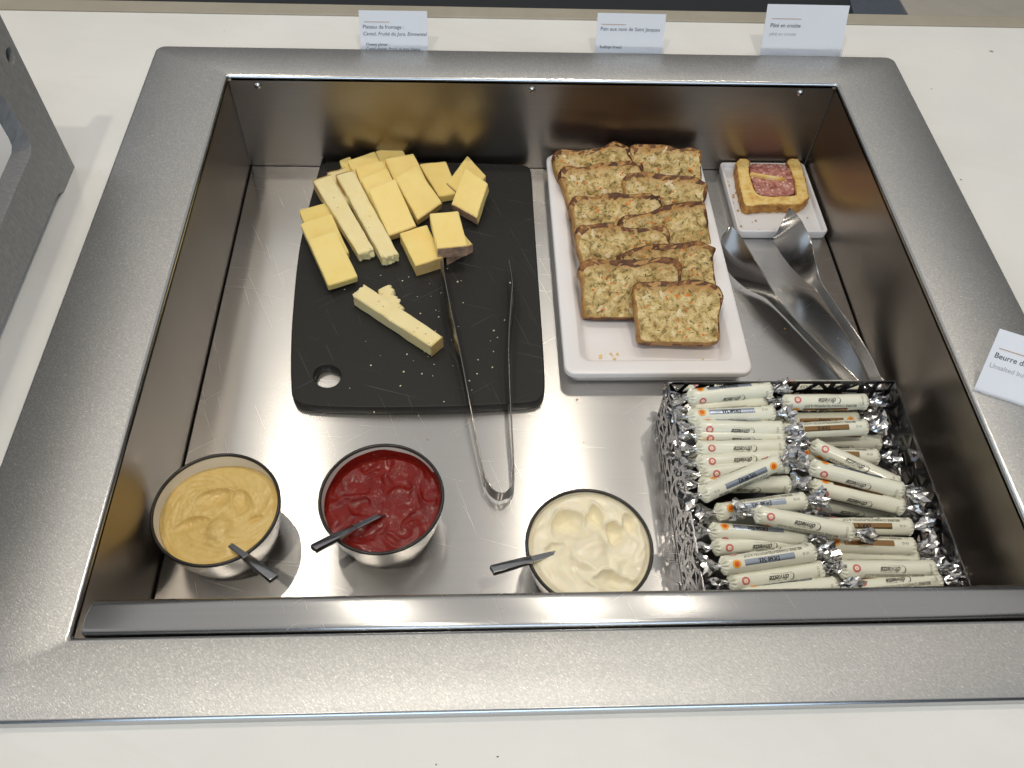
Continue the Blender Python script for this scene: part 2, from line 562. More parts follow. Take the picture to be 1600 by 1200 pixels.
TH, TN = 0.21, 0.085
def serif(x, y, w=0.26):
    return ([(x - w / 2, y), (x + w / 2, y)], TN)
GL = {
    'D': (0.86, [([(0.14, 0), (0.14, 1)], TH), (arc(0.22, 0.5, 0.5, 0.47, 90, -90, 12), lambda t: TN + (TH - TN) * math.sin(math.pi * t)), ([(0, 0.97), (0.24, 0.97)], TN), ([(0, 0.03), (0.24, 0.03)], TN)]),
    'E': (0.66, [([(0.14, 0), (0.14, 1)], TH), ([(0, 0.97), (0.56, 0.97)], TN), ([(0.14, 0.5), (0.44, 0.5)], TN), ([(0, 0.03), (0.58, 0.03)], TN), ([(0.56, 0.97), (0.57, 0.78)], TN), ([(0.58, 0.03), (0.59, 0.24)], TN)]),
    'M': (1.02, [([(0.12, 0), (0.15, 1)], TN), ([(0.15, 1), (0.48, 0.05)], TH), ([(0.48, 0.05), (0.80, 1)], TN), ([(0.82, 1), (0.84, 0)], TH), serif(0.12, 0.03), serif(0.84, 0.03, 0.3)]),
    'I': (0.34, [([(0.14, 0), (0.14, 1)], TH), serif(0.14, 0.03, 0.3), serif(0.14, 0.97, 0.3)]),
    '-': (0.36, [([(0.02, 0.40), (0.28, 0.40)], 0.09)]),
    'S': (0.62, [([(0.50, 0.80), (0.44, 0.93), (0.28, 0.98), (0.11, 0.90), (0.08, 0.74), (0.18, 0.60), (0.36, 0.48), (0.48, 0.35), (0.48, 0.17), (0.36, 0.05), (0.20, 0.02), (0.07, 0.10), (0.04, 0.24)], lambda t: TN + (TH - TN) * math.sin(math.pi * t))]),
    'L': (0.62, [([(0.14, 0), (0.14, 1)], TH), serif(0.14, 0.97, 0.3), ([(0, 0.03), (0.55, 0.03)], TN), ([(0.55, 0.03), (0.57, 0.26)], TN)]),
    'O': (0.86, [(arc(0.40, 0.5, 0.35, 0.47, 90, 450, 24), lambda t: TN + (TH - TN) * abs(math.sin(2 * math.pi * t)))]),
    'U': (0.84, [([(0.14, 1), (0.14, 0.3)], TH), (arc(0.39, 0.3, 0.25, 0.27, 180, 360, 10), TN), ([(0.64, 0.3), (0.64, 1)], TN), serif(0.14, 0.97, 0.3), serif(0.64, 0.97)]),
    'X': (0.82, [([(0.10, 1), (0.66, 0)], TH), ([(0.64, 1), (0.08, 0)], TN), serif(0.10, 0.97), serif(0.64, 0.97), serif(0.1, 0.03), serif(0.66, 0.03)]),
}
def serif_word(s, height, small=0.80):
    v, f = [], []
    x = 0.0
    for i, c in enumerate(s):
        wd, sts = GL[c]
        k = 1.0 if i == 0 or s[i - 1] == '-' else small
        for pts, ww in sts:
            sv, sf = stroke([(q[0] * k + x, q[1] * k) for q in pts], ww)
            o = len(v)
            v += sv
            f += [tuple(i2 + o for i2 in q) for q in sf]
        x += wd * k + 0.04
    return [(p[0] * height, p[1] * height) for p in v], f, x * height

# ------------------------------------------------------------------ surroundings
H = 0.1186          # rim of the steel frame above the well floor
D = 0.5958          # depth of the well
W = 0.65            # width of the well
CZ = H - 0.008      # counter top
bm = bmesh.new()
t = 0.03
for x0, x1, y0, y1 in ((-1.2, -0.05, -0.7, 0.724), (W + 0.05, 1.7, -0.7, 0.724), (-0.05, W + 0.05, -0.7, -0.03), (-0.05, W + 0.05, D + 0.03, 0.724)):
    box(bm, ((x0 + x1) / 2, (y0 + y1) / 2, CZ - t / 2), (x1 - x0, y1 - y0, t))
bmesh.ops.remove_doubles(bm, verts=bm.verts[:], dist=1e-5)
counter = obj('countertop', bm, M['counter'], kind='structure')
bm = bmesh.new()
box(bm, (0.25, 0.7365, CZ - 0.024), (2.9, 0.023, 0.05))
bevel_all(bm, 0.0015)
trim = obj('edge_trim', bm, M['trim'], counter)
bm = bmesh.new()
box(bm, (0.3, 2.6, -0.805), (9, 5, 0.04))
obj('floor', bm, M['far_floor'], kind='structure')
bm = bmesh.new()
loops(bm, [[(1.46, 2.2, z), (1.66, 2.2, z), (1.70, 3.4, z), (1.62, 3.4, z)] for z in (-0.785, -0.779)])
obj('floor_strip', bm, M['far_blue'], kind='structure')
bm = bmesh.new()
loops(bm, [[(1.6475, 2.1, z), (3.6, 2.1, z), (3.6, 3.4, z), (1.645, 3.4, z)] for z in (-0.785, -0.7745)])
obj('pale_floor', bm, M['far_cream'], kind='structure')

# ------------------------------------------------------------------ the sunken steel well
well = thing('serving_well', 'large sunken stainless steel well with a wide matt frame and scratched floor', 'serving well', (0, 0, 0))
BL, BR, BB, BF = 0.0831, 0.0789, 0.0529, 0.0521
bm = bmesh.new()
def fr(x0, x1, y0, y1, r, z):
    return rrect(x0, x1, y0, y1, r, z, 5)
o_ = lambda d, z: fr(-BL + d, W + BR - d, -BF + d, D + BB - d, 0.010 - d * 0.6, z)
i_ = lambda d, z: fr(-d, W + d, -d, D + d, 0.0030, z)
rings = [o_(0, CZ - 0.004), o_(0, H - 0.0028), o_(0.0008, H - 0.001), o_(0.0026, H), i_(0.0026, H), i_(0.0008, H - 0.0008), i_(0.0, H - 0.0026), i_(0.0, H - 0.006)]
loops(bm, rings, False, False)
fo = obj('frame', bm, M['frame'], well)
smooth_by_angle(fo, 50)
fo.data.materials.append(M['edge'])
for p in fo.data.polygons:
    zz = [fo.data.vertices[i].co.z for i in p.vertices]
    if min(zz) < H - 0.0001:
        p.material_index = 1
def panel(name, verts, mat, parent, uvdir=(1, 0, 0), thick=0.0):
    b_ = bmesh.new()
    vs = [b_.verts.new(v) for v in verts]
    fc = b_.faces.new(vs)
    if thick:
        b_.normal_update()
        r = bmesh.ops.extrude_face_region(b_, geom=[fc])
        for g in r['geom']:
            if isinstance(g, bmesh.types.BMVert):
                g.co -= fc.normal * thick
    uv = b_.loops.layers.uv.new('uv')
    for fcc in b_.faces:
        for lp in fcc.loops:
            c = lp.vert.co
            lp[uv].uv = (c.dot(Vector(uvdir)), c.y + c.z)
    bmesh.ops.recalc_face_normals(b_, faces=b_.faces[:])
    return obj(name, b_, mat, parent)
zt = H - 0.0035
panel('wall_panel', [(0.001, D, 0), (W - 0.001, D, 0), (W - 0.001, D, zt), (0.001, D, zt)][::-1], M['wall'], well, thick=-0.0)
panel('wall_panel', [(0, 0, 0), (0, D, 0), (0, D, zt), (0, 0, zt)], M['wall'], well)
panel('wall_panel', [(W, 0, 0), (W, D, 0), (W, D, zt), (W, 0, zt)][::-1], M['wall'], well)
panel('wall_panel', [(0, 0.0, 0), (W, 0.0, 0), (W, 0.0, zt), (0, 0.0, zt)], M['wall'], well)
# base below and a loose floor plate with a narrow joint round it
bm = bmesh.new()
box(bm, (W / 2, D / 2, -0.008), (W + 0.02, D + 0.02, 0.004))
obj('well_base', bm, M['rim_black'], well)
b_ = bmesh.new()
box(b_, (W / 2, D / 2 + 0.0005, -0.0015), (W - 0.0036, D - 0.003, 0.003))
uv = b_.loops.layers.uv.new('uv')
for fcc in b_.faces:
    for lp in fcc.loops:
        lp[uv].uv = (lp.vert.co.x, lp.vert.co.y)
obj('floor_plate', b_, M['floor'], well)
# vertical corner seams and three screws in the back wall
for sx, sy, sz in [(0.0296, 0.5909, 0.1066), (0.3202, 0.5905, 0.1066), (0.6130, 0.5923, 0.1066)]:
    b_ = bmesh.new()
    lathe(b_, [(0.0001, 0.0030), (0.0020, 0.0027), (0.0034, 0.0018), (0.0040, 0.0)], 20, True, False)
    so = obj('screw', b_, M['screw'], well, True, loc=(sx, D - 0.0002, sz))
    so.rotation_euler = (R(90), 0, 0)
    b_ = bmesh.new()
    box(b_, (0, 0, 0.0028), (0.0036, 0.0008, 0.0008), Matrix.Rotation(R(35), 3, 'Z'))
    box(b_, (0, 0, 0.0028), (0.0008, 0.0036, 0.0009), Matrix.Rotation(R(35), 3, 'Z'))
    obj('screw_slot', b_, M['rim_black'], so)
# front ledge bar
b_ = bmesh.new()
prof = [(0.0012, H - 0.016), (0.0012, H - 0.0035), (0.0017, H - 0.0016), (0.0029, H - 0.0005), (0.0046, H), (0.0056, H + 0.0001), (0.0126, H + 0.0003), (0.0200, H + 0.0001), (0.0212, H), (0.0234, H - 0.0007), (0.0250, H - 0.0022), (0.0256, H - 0.0040), (0.0256, H - 0.016)]
ls = []
for x, ins, dz in ((0.0052, 0.003, 0.0016), (0.0060, 0.0012, 0.0005), (0.0075, 0.0, 0.0), (W - 0.0075, 0.0, 0.0), (W - 0.0060, 0.0012, 0.0005), (W - 0.0052, 0.003, 0.0016)):
    ls.append([(x + (0.0012 if py > 0.015 and x < 0.1 else 0), 0.0134 + (py - 0.0134) * (1 - ins / 0.013), pz - dz) for py, pz in prof])
loops(b_, ls, True, True)
bmesh.ops.recalc_face_normals(b_, faces=b_.faces[:])
uv = b_.loops.layers.uv.new('uv')
for fcc in b_.faces:
    for lp in fcc.loops:
        lp[uv].uv = (lp.vert.co.x, lp.vert.co.y)
lo = obj('front_ledge', b_, M['ledge'], well)
smooth_by_angle(lo, 40)

# ------------------------------------------------------------------ grey wooden stand at the left
stand = thing('display_stand', 'grey stained wooden stand with a window cut in its side panel, at the left edge', 'display stand', (-0.1214, 0, 0))
st = [(0.4579, 0.1106), (0.4268, 0.1095), (0.4196, 0.1119), (0.4103, 0.1186), (0.4001, 0.1185), (0.3243, 0.1172), (0.2460, 0.1152), (0.4562, 0.2660)]
foot = [(a, b) for a, b in st[:6]]
zb = st[0][1]
foot = [(st[0][0], zb), (st[0][0] - 0.033, zb), (st[0][0] - 0.037, zb + 0.002), (st[0][0] - 0.044, zb + 0.0065), (st[0][0] - 0.056, zb + 0.0075), (0.08, zb + 0.0075), (0.068, zb + 0.0065), (0.060, zb), (0.022, zb), (0.022, 0.29), (0.455, 0.29)]
wn = [(0.4067 - 0.004, 0.245), (0.4100, 0.205), (0.4115, 0.180), (0.4100, 0.1725), (0.4040, 0.1693), (0.3157, 0.1660), (0.10, 0.166), (0.092, 0.170), (0.088, 0.178), (0.088, 0.245), (0.095, 0.255), (0.395, 0.255)]
hc = (0.4425, 0.2372)
hole = [(hc[0] + 0.0072 * math.cos(R(a)), hc[1] + 0.0072 * math.sin(R(a))) for a in range(0, 360, 15)]
me = curve_mesh([foot, wn, hole], 0.0075, 0.0008)
po = obj('side_panel', me, M['wood'], stand)
po.matrix_local = Matrix(((0, 0, 1, -0.0083), (1, 0, 0, 0), (0, 1, 0, 0), (0, 0, 0, 1)))
b_ = bmesh.new()
lathe(b_, [(0.0071, -0.012), (0.0071, 0.0)], 24, True, False)
ho = obj('peg_hole', b_, M['hole_dark'], stand)
ho.matrix_local = Matrix(((0, 0, 1, -0.002), (1, 0, 0, hc[0]), (0, 1, 0, hc[1]), (0, 0, 0, 1)))
b_ = bmesh.new()
box(b_, (-0.10, 0.24, 0.284), (0.165, 0.40, 0.012))
bevel_all(b_, 0.001)
obj('top_board', b_, M['wood'], stand)
b_ = bmesh.new()
me2 = me.copy()
p2 = obj('side_panel', me2, M['wood'], stand)
p2.matrix_local = Matrix(((0, 0, 1, -0.195), (1, 0, 0, 0), (0, 1, 0, 0), (0, 0, 0, 1)))

# ------------------------------------------------------------------ name cards on the far and right side
def card(quad, label, lines, below=0.006, width=None, height=None, group='printed name cards round the well', lip=0.010):
    P0, P1, P2, P3 = [Vector(q) for q in quad]
    ax = (P1 - P0).normalized()
    up = (P3 - P0)
    up = (up - ax * up.dot(ax)).normalized()
    skew = (P3 - P0).dot(ax)
    hh = (P3 - P0).dot(up)
    if height:
        hh = height
    wd = width or (P1 - P0).length
    n = ax.cross(up)
    t_ = thing('name_card', label, 'name card', P0 - up * below, group=group)
    t_.rotation_euler = Matrix((ax, up, n)).transposed().to_euler()
    ht = hh + below
    b2 = bmesh.new()
    box(b2, (wd / 2, ht / 2, -0.0004), (wd, ht, 0.0006))
    obj('paper', b2, M['card'], t_)
    b2 = bmesh.new()
    box(b2, (wd / 2, (lip + below) / 2, 0.0010), (wd + 0.002, lip + below, 0.0012))
    obj('clear_holder', b2, M['clear'], t_)
    for tx, u0, v0, wfrac, sh, bold, mat in lines:
        if tx is None:
            b2 = bmesh.new()
            box(b2, ((u0 + wfrac / 2) * wd, ht - v0 * hh, 0.00008), (wfrac * wd, 0.0006, 0.0002))
            obj('printed_line', b2, mat, t_)
            continue
        v, f = text_geo(tx, wfrac * wd, shear=sh, bold=bold)
        me_ = bpy.data.meshes.new('lettering')
        me_.from_pydata([(a + u0 * wd, b + ht - v0 * hh, 0.00012) for a, b in v], [], f)
        obj('lettering', me_, mat, t_)
card([(0.1353, 0.6464, 0.1186), (0.2080, 0.6471, 0.1186), (0.2091, 0.6634, 0.1535), (0.1351, 0.6628, 0.1539)], 'white card printed Plateau de fromage, standing behind the frame above the cheese', [
    (None, 0.07, 0.29, 0.37, 0, 0, M['copper_line']), ('Plateau de fromage :', 0.05, 0.46, 0.60, 0, 0.0, M['navy']),
    ('Cantal, Fruit\u00e9 du Jura, Emmental', 0.05, 0.635, 0.94, 0.25, 0.0, M['navy']), ('Cheese platter :', 0.08, 0.90, 0.35, 0, 0.012, M['navy']),
    ('Cantal cheese, Fruit\u00e9 du Jura cheese', 0.08, 1.015, 0.80, 0.25, 0.006, M['navy'])], lip=0.004)
card([(0.3916, 0.6484, 0.1186), (0.4664, 0.6480, 0.1186), (0.4686, 0.6642, 0.1535), (0.3924, 0.6651, 0.1545)], 'white card printed Pain aux noix de Saint Jacques, standing behind the frame', [
    (None, 0.065, 0.285, 0.36, 0, 0, M['copper_line']), ('Pain aux noix de Saint Jacques', 0.06, 0.445, 0.87, 0, 0.0, M['navy']),
    ('Scallops bread', 0.06, 0.90, 0.32, 0, 0.014, M['navy'])], lip=0.006)
card([(0.5770, 0.6497, 0.1186), (0.6680, 0.6496, 0.1186), (0.6718, 0.6691, 0.1604), (0.5806, 0.6711, 0.1646)], 'larger white card printed P\u00e2t\u00e9 en cro\u00fbte, standing behind the frame', [
    (None, 0.075, 0.285, 0.36, 0, 0, M['copper_line']), ('P\u00e2t\u00e9 en cro\u00fbte', 0.07, 0.455, 0.37, 0.1, 0.004, M['navy']),
    ('p\u00e2t\u00e9 en croute', 0.07, 0.62, 0.33, 0.2, 0.0, M['grey_ink'])], lip=0.006)
card([(0.6531, 0.1873, 0.1186), (0.6882, 0.1710, 0.1186), (0.6848, 0.2168, 0.1588), (0.6770, 0.2202, 0.1586)], 'tilted white card printed Beurre, standing on the right side of the frame', [
    (None, 0.07, 0.28, 0.36, 0, 0, M['copper_line']), ('Beurre doux', 0.06, 0.43, 0.42, 0, 0.004, M['navy']),
    ('Unsalted butter', 0.05, 0.59, 0.46, 0, 0.0, M['grey_ink'])], below=0.0, width=0.074, height=0.052, lip=0.002)

# ------------------------------------------------------------------ black cutting board
outl = [(0.0789, 0.5254), (0.0825, 0.5724), (0.0843, 0.5835), (0.0897, 0.5875), (0.0977, 0.5881), (0.1544, 0.5900), (0.2426, 0.5890), (0.3077, 0.5865), (0.3165, 0.5855), (0.3215, 0.5810), (0.3224, 0.5677), (0.3218, 0.5091), (0.3217, 0.4217), (0.3219, 0.3353), (0.3214, 0.2700), (0.3184, 0.2590), (0.3116, 0.2540), (0.2908, 0.2520), (0.2436, 0.2494), (0.1736, 0.2484), (0.1271, 0.2495), (0.0997, 0.2525), (0.0922, 0.2568), (0.0889, 0.2654), (0.0837, 0.3042), (0.0792, 0.3519), (0.0748, 0.4391), (0.0762, 0.4869), (0.0797, 0.5379)]
def smooth_poly(p, it=2):
    for _ in range(it):
        q = []
        for a, b in zip(p, p[1:] + p[:1]):
            q += [(a[0] * .75 + b[0] * .25, a[1] * .75 + b[1] * .25), (a[0] * .25 + b[0] * .75, a[1] * .25 + b[1] * .75)]
        p = q
    return p
BT = 0.012
me = curve_mesh([smooth_poly(outl, 2), [(0.1325, 0.2834), (0.1319, 0.2866), (0.1306, 0.2897), (0.1287, 0.2926), (0.1262, 0.2949), (0.1234, 0.2967), (0.1204, 0.2978), (0.1172, 0.2982), (0.1141, 0.2978), (0.1113, 0.2967), (0.1088, 0.2950), (0.1068, 0.2926), (0.1055, 0.2899), (0.1048, 0.2868), (0.1048, 0.2835), (0.1055, 0.2803), (0.1068, 0.2772), (0.1087, 0.2745), (0.1111, 0.2722), (0.1139, 0.2705), (0.1169, 0.2694), (0.1200, 0.2690), (0.1230, 0.2694), (0.1258, 0.2704), (0.1283, 0.2721), (0.1303, 0.2744), (0.1317, 0.2771), (0.1324, 0.2801)]], BT / 2 - 0.0016, 0.0014, 2)
bo = obj('cutting_board', me, M['board'], loc=(0, 0, BT / 2 + 0.0002))
tag(bo, 'black cutting board with a round hanging hole, carrying the cheese', 'cutting board')

rg = random.Random(31)
def specks(name, pts, mat, label, seed, a, b):
    r2 = random.Random(seed)
    b2 = bmesh.new()
    for x, y in pts:
        s_ = r2.uniform(a, b)
        vs_ = bmesh.ops.create_icosphere(b2, subdivisions=1, radius=s_)['verts']
        kx = r2.uniform(0.8, 2.0)
        ro_ = Matrix.Rotation(r2.uniform(0, 3), 3, 'Z')
        for v in vs_:
            v.co = ro_ @ Vector((v.co.x * kx, v.co.y, v.co.z * 0.25)) + Vector((x, y, CZ + 0.0002))
    o = obj(name, b2, mat, kind='stuff')
    o['label'] = label
    o['category'] = 'specks'
specks('counter_specks', [(-0.096, 0.452), (-0.085, 0.385), (-0.079, 0.372), (-0.02, 0.69), (0.10, 0.70), (0.74, 0.45), (0.80, 0.30), (0.76, 0.60)] + [(rg.uniform(-0.05, 0.72), rg.uniform(-0.16, -0.075)) for _ in range(14)], M['hole_dark'], 'tiny dark specks of food on the white counter', 4, 0.0003, 0.0007)

# ------------------------------------------------------------------ cheese
CH_LAB = {
 'a1': 'yellow cheese slice at the bottom of the three-slice stack near the left board edge',
 'a2': 'middle yellow cheese slice of the three-slice stack near the left board edge',
 'a3': 'frontmost yellow cheese slice of the left stack, lying nearest the board edge',
 'b0': 'short pale cheese stick peeping out behind the two long ragged sticks',
 'b1': 'long pale cheese stick with a ragged end, left of its twin',
 'b2': 'long crumbly pale cheese stick with a torn end, right of its twin',
 'c1': 'small yellow cheese slice at the back left corner of the fanned pile',
 'c2': 'yellow cheese slice second from the back in the fanned left column',
 'c3': 'yellow cheese slice in the middle of the fanned left column',
 'c4': 'yellow cheese slice just behind the front slice of the fanned left column',
 'c5': 'front yellow cheese slice of the fanned column beside the torn pale stick',
 'd1': 'yellow cheese slice at the very back of the fanned pile',
 'd2': 'middle yellow cheese slice of the fanned right column of three',
 'd3': 'front yellow cheese slice of the fanned right column, turned to the right',
 'e1': 'square yellow cheese slice lying between the fanned pile and the rinded pair',
 'f1': 'rear one of two overlapping yellow cheese pieces with brown rind at the back right',
 'f2': 'upper one of two overlapping yellow cheese pieces with brown rind at the back right',
 'g1': 'thick yellow cheese piece below the pile, left of the piece with purple rind',
 'g2': 'yellow cheese piece half hidden under the piece with purple brown rind',
 'g3': 'yellow cheese piece with purple brown rind resting on two others above the tongs tip',
 'h1': 'long pale cheese stick lying alone diagonally in front of the pile',
 'h2': 'small torn wedge of pale cheese under the lone diagonal stick',
}
def cheese(key, quad, t):
    q = [Vector(p) for p in quad]            # top face: back left, back right, front right, front left
    base = (q[0] + q[1] + q[2] + q[3]) / 4
    ragged = {'b1': 'front', 'b2': 'front', 'h1': 'back', 'h2': 'right'}.get(key)
    mat = M['cantal'] if key[0] in 'bh' else (M['emmental'] if key[0] == 'a' else M['comte'])
    n = (q[1] - q[0]).cross(q[3] - q[0]).normalized()
    if n.z < 0:
        n = -n
    nu, nv = (10, 26) if key[0] in 'bh' else (8, 12)
    bm_ = bmesh.new()
    rng = random.Random(hash(key) % 1000 if False else sum(map(ord, key)))
    nz = 3
    grid = {}
    for k in range(nz + 1):
        for j in range(nv + 1):
            for i in range(nu + 1):
                if 0 < i < nu and 0 < j < nv and 0 < k < nz:
                    continue
                u, v, wq = i / nu, j / nv, k / nz
                p = q[0].lerp(q[1], u).lerp(q[3].lerp(q[2], u), v)
                vd = (q[3] - q[0]).normalized()
                ud = (q[1] - q[0]).normalized()
                jag = noise.noise(Vector((u * 5.5, wq * 2.0, sum(map(ord, key))))) * 0.0042 + noise.noise(Vector((u * 14, wq * 6, 5.0))) * 0.0012
                if ragged == 'front':
                    p += vd * jag * max(0, (v - 0.85) / 0.15)
                if ragged == 'back':
                    e_ = (q[1] - q[2]).normalized()
                    p += (q[0] - q[1]).normalized() * 0 + ((q[0] + q[3]) / 2 - (q[1] + q[2]) / 2).normalized() * (noise.noise(Vector((v * 9, wq * 2.2, 3.3))) * 0.0045 + noise.noise(Vector((v * 30, wq * 6, 7))) * 0.0012) * max(0, (0.15 - u) / 0.15)
                if ragged == 'right':
                    p += ud * (noise.noise(Vector((v * 14, wq * 2, 1.3))) * 0.005) * max(0, (u - 0.75) / 0.25)
                p = p - n * t * (1 - wq)
                wob = 0.00035 if key[0] not in 'bh' else 0.0007
                p += Vector((noise.noise(p * 90), noise.noise(p * 90 + Vector((7, 0, 0))), noise.noise(p * 90 + Vector((0, 9, 0))))) * wob
                grid[i, j, k] = bm_.verts.new(p - base)
    def face(ids, mi=0):
        try:
            f_ = bm_.faces.new([grid[x] for x in ids])
            f_.material_index = mi
        except (KeyError, ValueError):
            pass
    for j in range(nv):
        for i in range(nu):
            for k in (0, nz):
                face([(i, j, k), (i + 1, j, k), (i + 1, j + 1, k), (i, j + 1, k)])
    for k in range(nz):
        for i in range(nu):
            face([(i, 0, k), (i + 1, 0, k), (i + 1, 0, k + 1), (i, 0, k + 1)], 1 if key[0] == 'b' else 0)
            face([(i, nv, k), (i + 1, nv, k), (i + 1, nv, k + 1), (i, nv, k + 1)], 1 if key[0] in 'fg' or key in ('c5', 'd3') else 0)
        for j in range(nv):
            face([(0, j, k), (0, j + 1, k), (0, j + 1, k + 1), (0, j, k + 1)], 2 if key[0] == 'b' and j < 5 else 0)
            face([(nu, j, k), (nu, j + 1, k), (nu, j + 1, k + 1), (nu, j, k + 1)], 1 if key == 'h1' else 0)
    bmesh.ops.recalc_face_normals(bm_, faces=bm_.faces[:])
    body = [f for f in bm_.faces if f.material_index == 0]
    rindf = [f for f in bm_.faces if f.material_index > 0]
    name = 'cheese_stick' if key[0] in 'bh' else 'cheese_slice'
    root = thing(name, CH_LAB[key], 'cheese', base, group='cut pieces of cheese on the board')
    rm = M['rind'] if key[0] in 'fg' and key != 'g1' else M['rind_pale']
    if rindf:
        # the rind is a skin slightly proud of the cut end
        b2 = bmesh.new()
        mp = {}
        for f in rindf:
            f.normal_update()
            vs = []
            for v in f.verts:
                if v not in mp:
                    mp[v] = b2.verts.new(v.co + f.normal * 0.0002)
                vs.append(mp[v])
            b2.faces.new(vs)
        r_ = bmesh.ops.extrude_face_region(b2, geom=b2.faces[:])
        b2.normal_update()
        for g in r_['geom']:
            if isinstance(g, bmesh.types.BMVert):
                g.co += g.normal * 0.0005
        obj('rind', b2, rm, root)
    for f in bm_.faces:
        f.material_index = 0
    es = [e for e in bm_.edges if len(e.link_faces) == 2 and e.calc_face_angle(0) > 0.9]
    bmesh.ops.bevel(bm_, geom=es, offset=0.0008, segments=2, affect='EDGES')
    po_ = obj('paste', bm_, mat, root)
    smooth_by_angle(po_, 40)
    return root
for key, quad, t in [('a1', [(0.0695, 0.4979, 0.0220), (0.0977, 0.5102, 0.0220), (0.1173, 0.4578, 0.0210), (0.0903, 0.4451, 0.0210)], 0.0090), ('a2', [(0.0758, 0.4689, 0.0295), (0.1062, 0.4847, 0.0295), (0.1283, 0.4334, 0.0230), (0.0987, 0.4163, 0.0230)], 0.0090), ('a3', [(0.0883, 0.4374, 0.0370), (0.1146, 0.4512, 0.0370), (0.1403, 0.3975, 0.0255), (0.1120, 0.3847, 0.0255)], 0.0095), ('b0', [(0.0949, 0.5565, 0.0230), (0.1129, 0.5662, 0.0230), (0.1353, 0.5190, 0.0230), (0.1178, 0.5080, 0.0230)], 0.0100), ('b1', [(0.0827, 0.5329, 0.0320), (0.1010, 0.5438, 0.0320), (0.1536, 0.4364, 0.0250), (0.1384, 0.4295, 0.0250)], 0.0125), ('b2', [(0.1071, 0.5407, 0.0340), (0.1251, 0.5480, 0.0340), (0.1794, 0.4294, 0.0260), (0.1629, 0.4228, 0.0260)], 0.0130), ('c1', [(0.1055, 0.5803, 0.0220), (0.1168, 0.5873, 0.0220), (0.1285, 0.5595, 0.0220), (0.1139, 0.5536, 0.0220)], 0.0095), ('c2', [(0.1159, 0.5725, 0.0280), (0.1452, 0.5892, 0.0280), (0.1613, 0.5501, 0.0230), (0.1304, 0.5356, 0.0230)], 0.0095), ('c3', [(0.1263, 0.5549, 0.0330), (0.1552, 0.5668, 0.0330), (0.1741, 0.5227, 0.0250), (0.1437, 0.5060, 0.0250)], 0.0095), ('c4', [(0.1352, 0.5293, 0.0380), (0.1617, 0.5487, 0.0380), (0.1864, 0.4961, 0.0270), (0.1582, 0.4800, 0.0270)], 0.0095), ('c5', [(0.1454, 0.5072, 0.0430), (0.1725, 0.5247, 0.0430), (0.1963, 0.4697, 0.0260), (0.1684, 0.4555, 0.0260)], 0.0100), ('d1', [(0.1451, 0.5942, 0.0240), (0.1731, 0.6059, 0.0240), (0.1870, 0.5690, 0.0220), (0.1591, 0.5542, 0.0220)], 0.0095), ('d2', [(0.1579, 0.5723, 0.0310), (0.1894, 0.5822, 0.0310), (0.2051, 0.5438, 0.0240), (0.1758, 0.5238, 0.0240)], 0.0095), ('d3', [(0.1709, 0.5325, 0.0380), (0.1938, 0.5526, 0.0380), (0.2227, 0.5075, 0.0250), (0.1977, 0.4812, 0.0250)], 0.0100), ('e1', [(0.1959, 0.5738, 0.0230), (0.2259, 0.5792, 0.0230), (0.2401, 0.5256, 0.0230), (0.2191, 0.5199, 0.0230)], 0.0100), ('f1', [(0.2501, 0.5863, 0.0255), (0.2709, 0.5519, 0.0255), (0.2495, 0.5103, 0.0245), (0.2274, 0.5400, 0.0245)], 0.0115), ('f2', [(0.2483, 0.5499, 0.0380), (0.2721, 0.5240, 0.0380), (0.2598, 0.4811, 0.0280), (0.2329, 0.5027, 0.0280)], 0.0120), ('g1', [(0.1792, 0.4567, 0.0285), (0.2072, 0.4697, 0.0285), (0.2253, 0.4221, 0.0275), (0.1976, 0.4104, 0.0275)], 0.0145), ('g2', [(0.2249, 0.4759, 0.0240), (0.2467, 0.4606, 0.0240), (0.2553, 0.4455, 0.0240), (0.2283, 0.4268, 0.0240)], 0.0115), ('g3', [(0.2110, 0.4676, 0.0460), (0.2407, 0.4717, 0.0460), (0.2500, 0.4262, 0.0405), (0.2197, 0.4217, 0.0405)], 0.0145), ('h1', [(0.1479, 0.3848, 0.0280), (0.2260, 0.3180, 0.0280), (0.2153, 0.3053, 0.0280), (0.1370, 0.3701, 0.0280)], 0.0150), ('h2', [(0.1605, 0.3848, 0.0200), (0.1716, 0.3935, 0.0200), (0.1866, 0.3588, 0.0200), (0.1701, 0.3541, 0.0200)], 0.0075)]:
    cheese(key, quad, t)

def scatter(name, pts, mat, label, cat, seed, smin, smax):
    rng = random.Random(seed)
    b2 = bmesh.new()
    for x, y, z in pts:
        s = rng.uniform(smin, smax)
        vs = bmesh.ops.create_icosphere(b2, subdivisions=1, radius=s)['verts']
        for v in vs:
            v.co = Vector((x + v.co.x * rng.uniform(0.7, 1.5), y + v.co.y * rng.uniform(0.7, 1.5), z + (v.co.z + s * 0.5) * 0.5))
    o = obj(name, b2, mat, kind='stuff')
    o['label'] = label
    o['category'] = cat
    return o
rg = random.Random(3)
pts = []
for _ in range(75):
    x, y = rg.gauss(0.225, 0.045), rg.gauss(0.34, 0.065)
    if 0.10 < x < 0.30 and 0.23 < y < 0.55:
        pts.append((x, y, BT + 0.0002))
scatter('cheese_crumbs', pts, M['crumb_bits'], 'small pale cheese crumbs scattered over the black board', 'crumbs', 5, 0.0003, 0.0009)

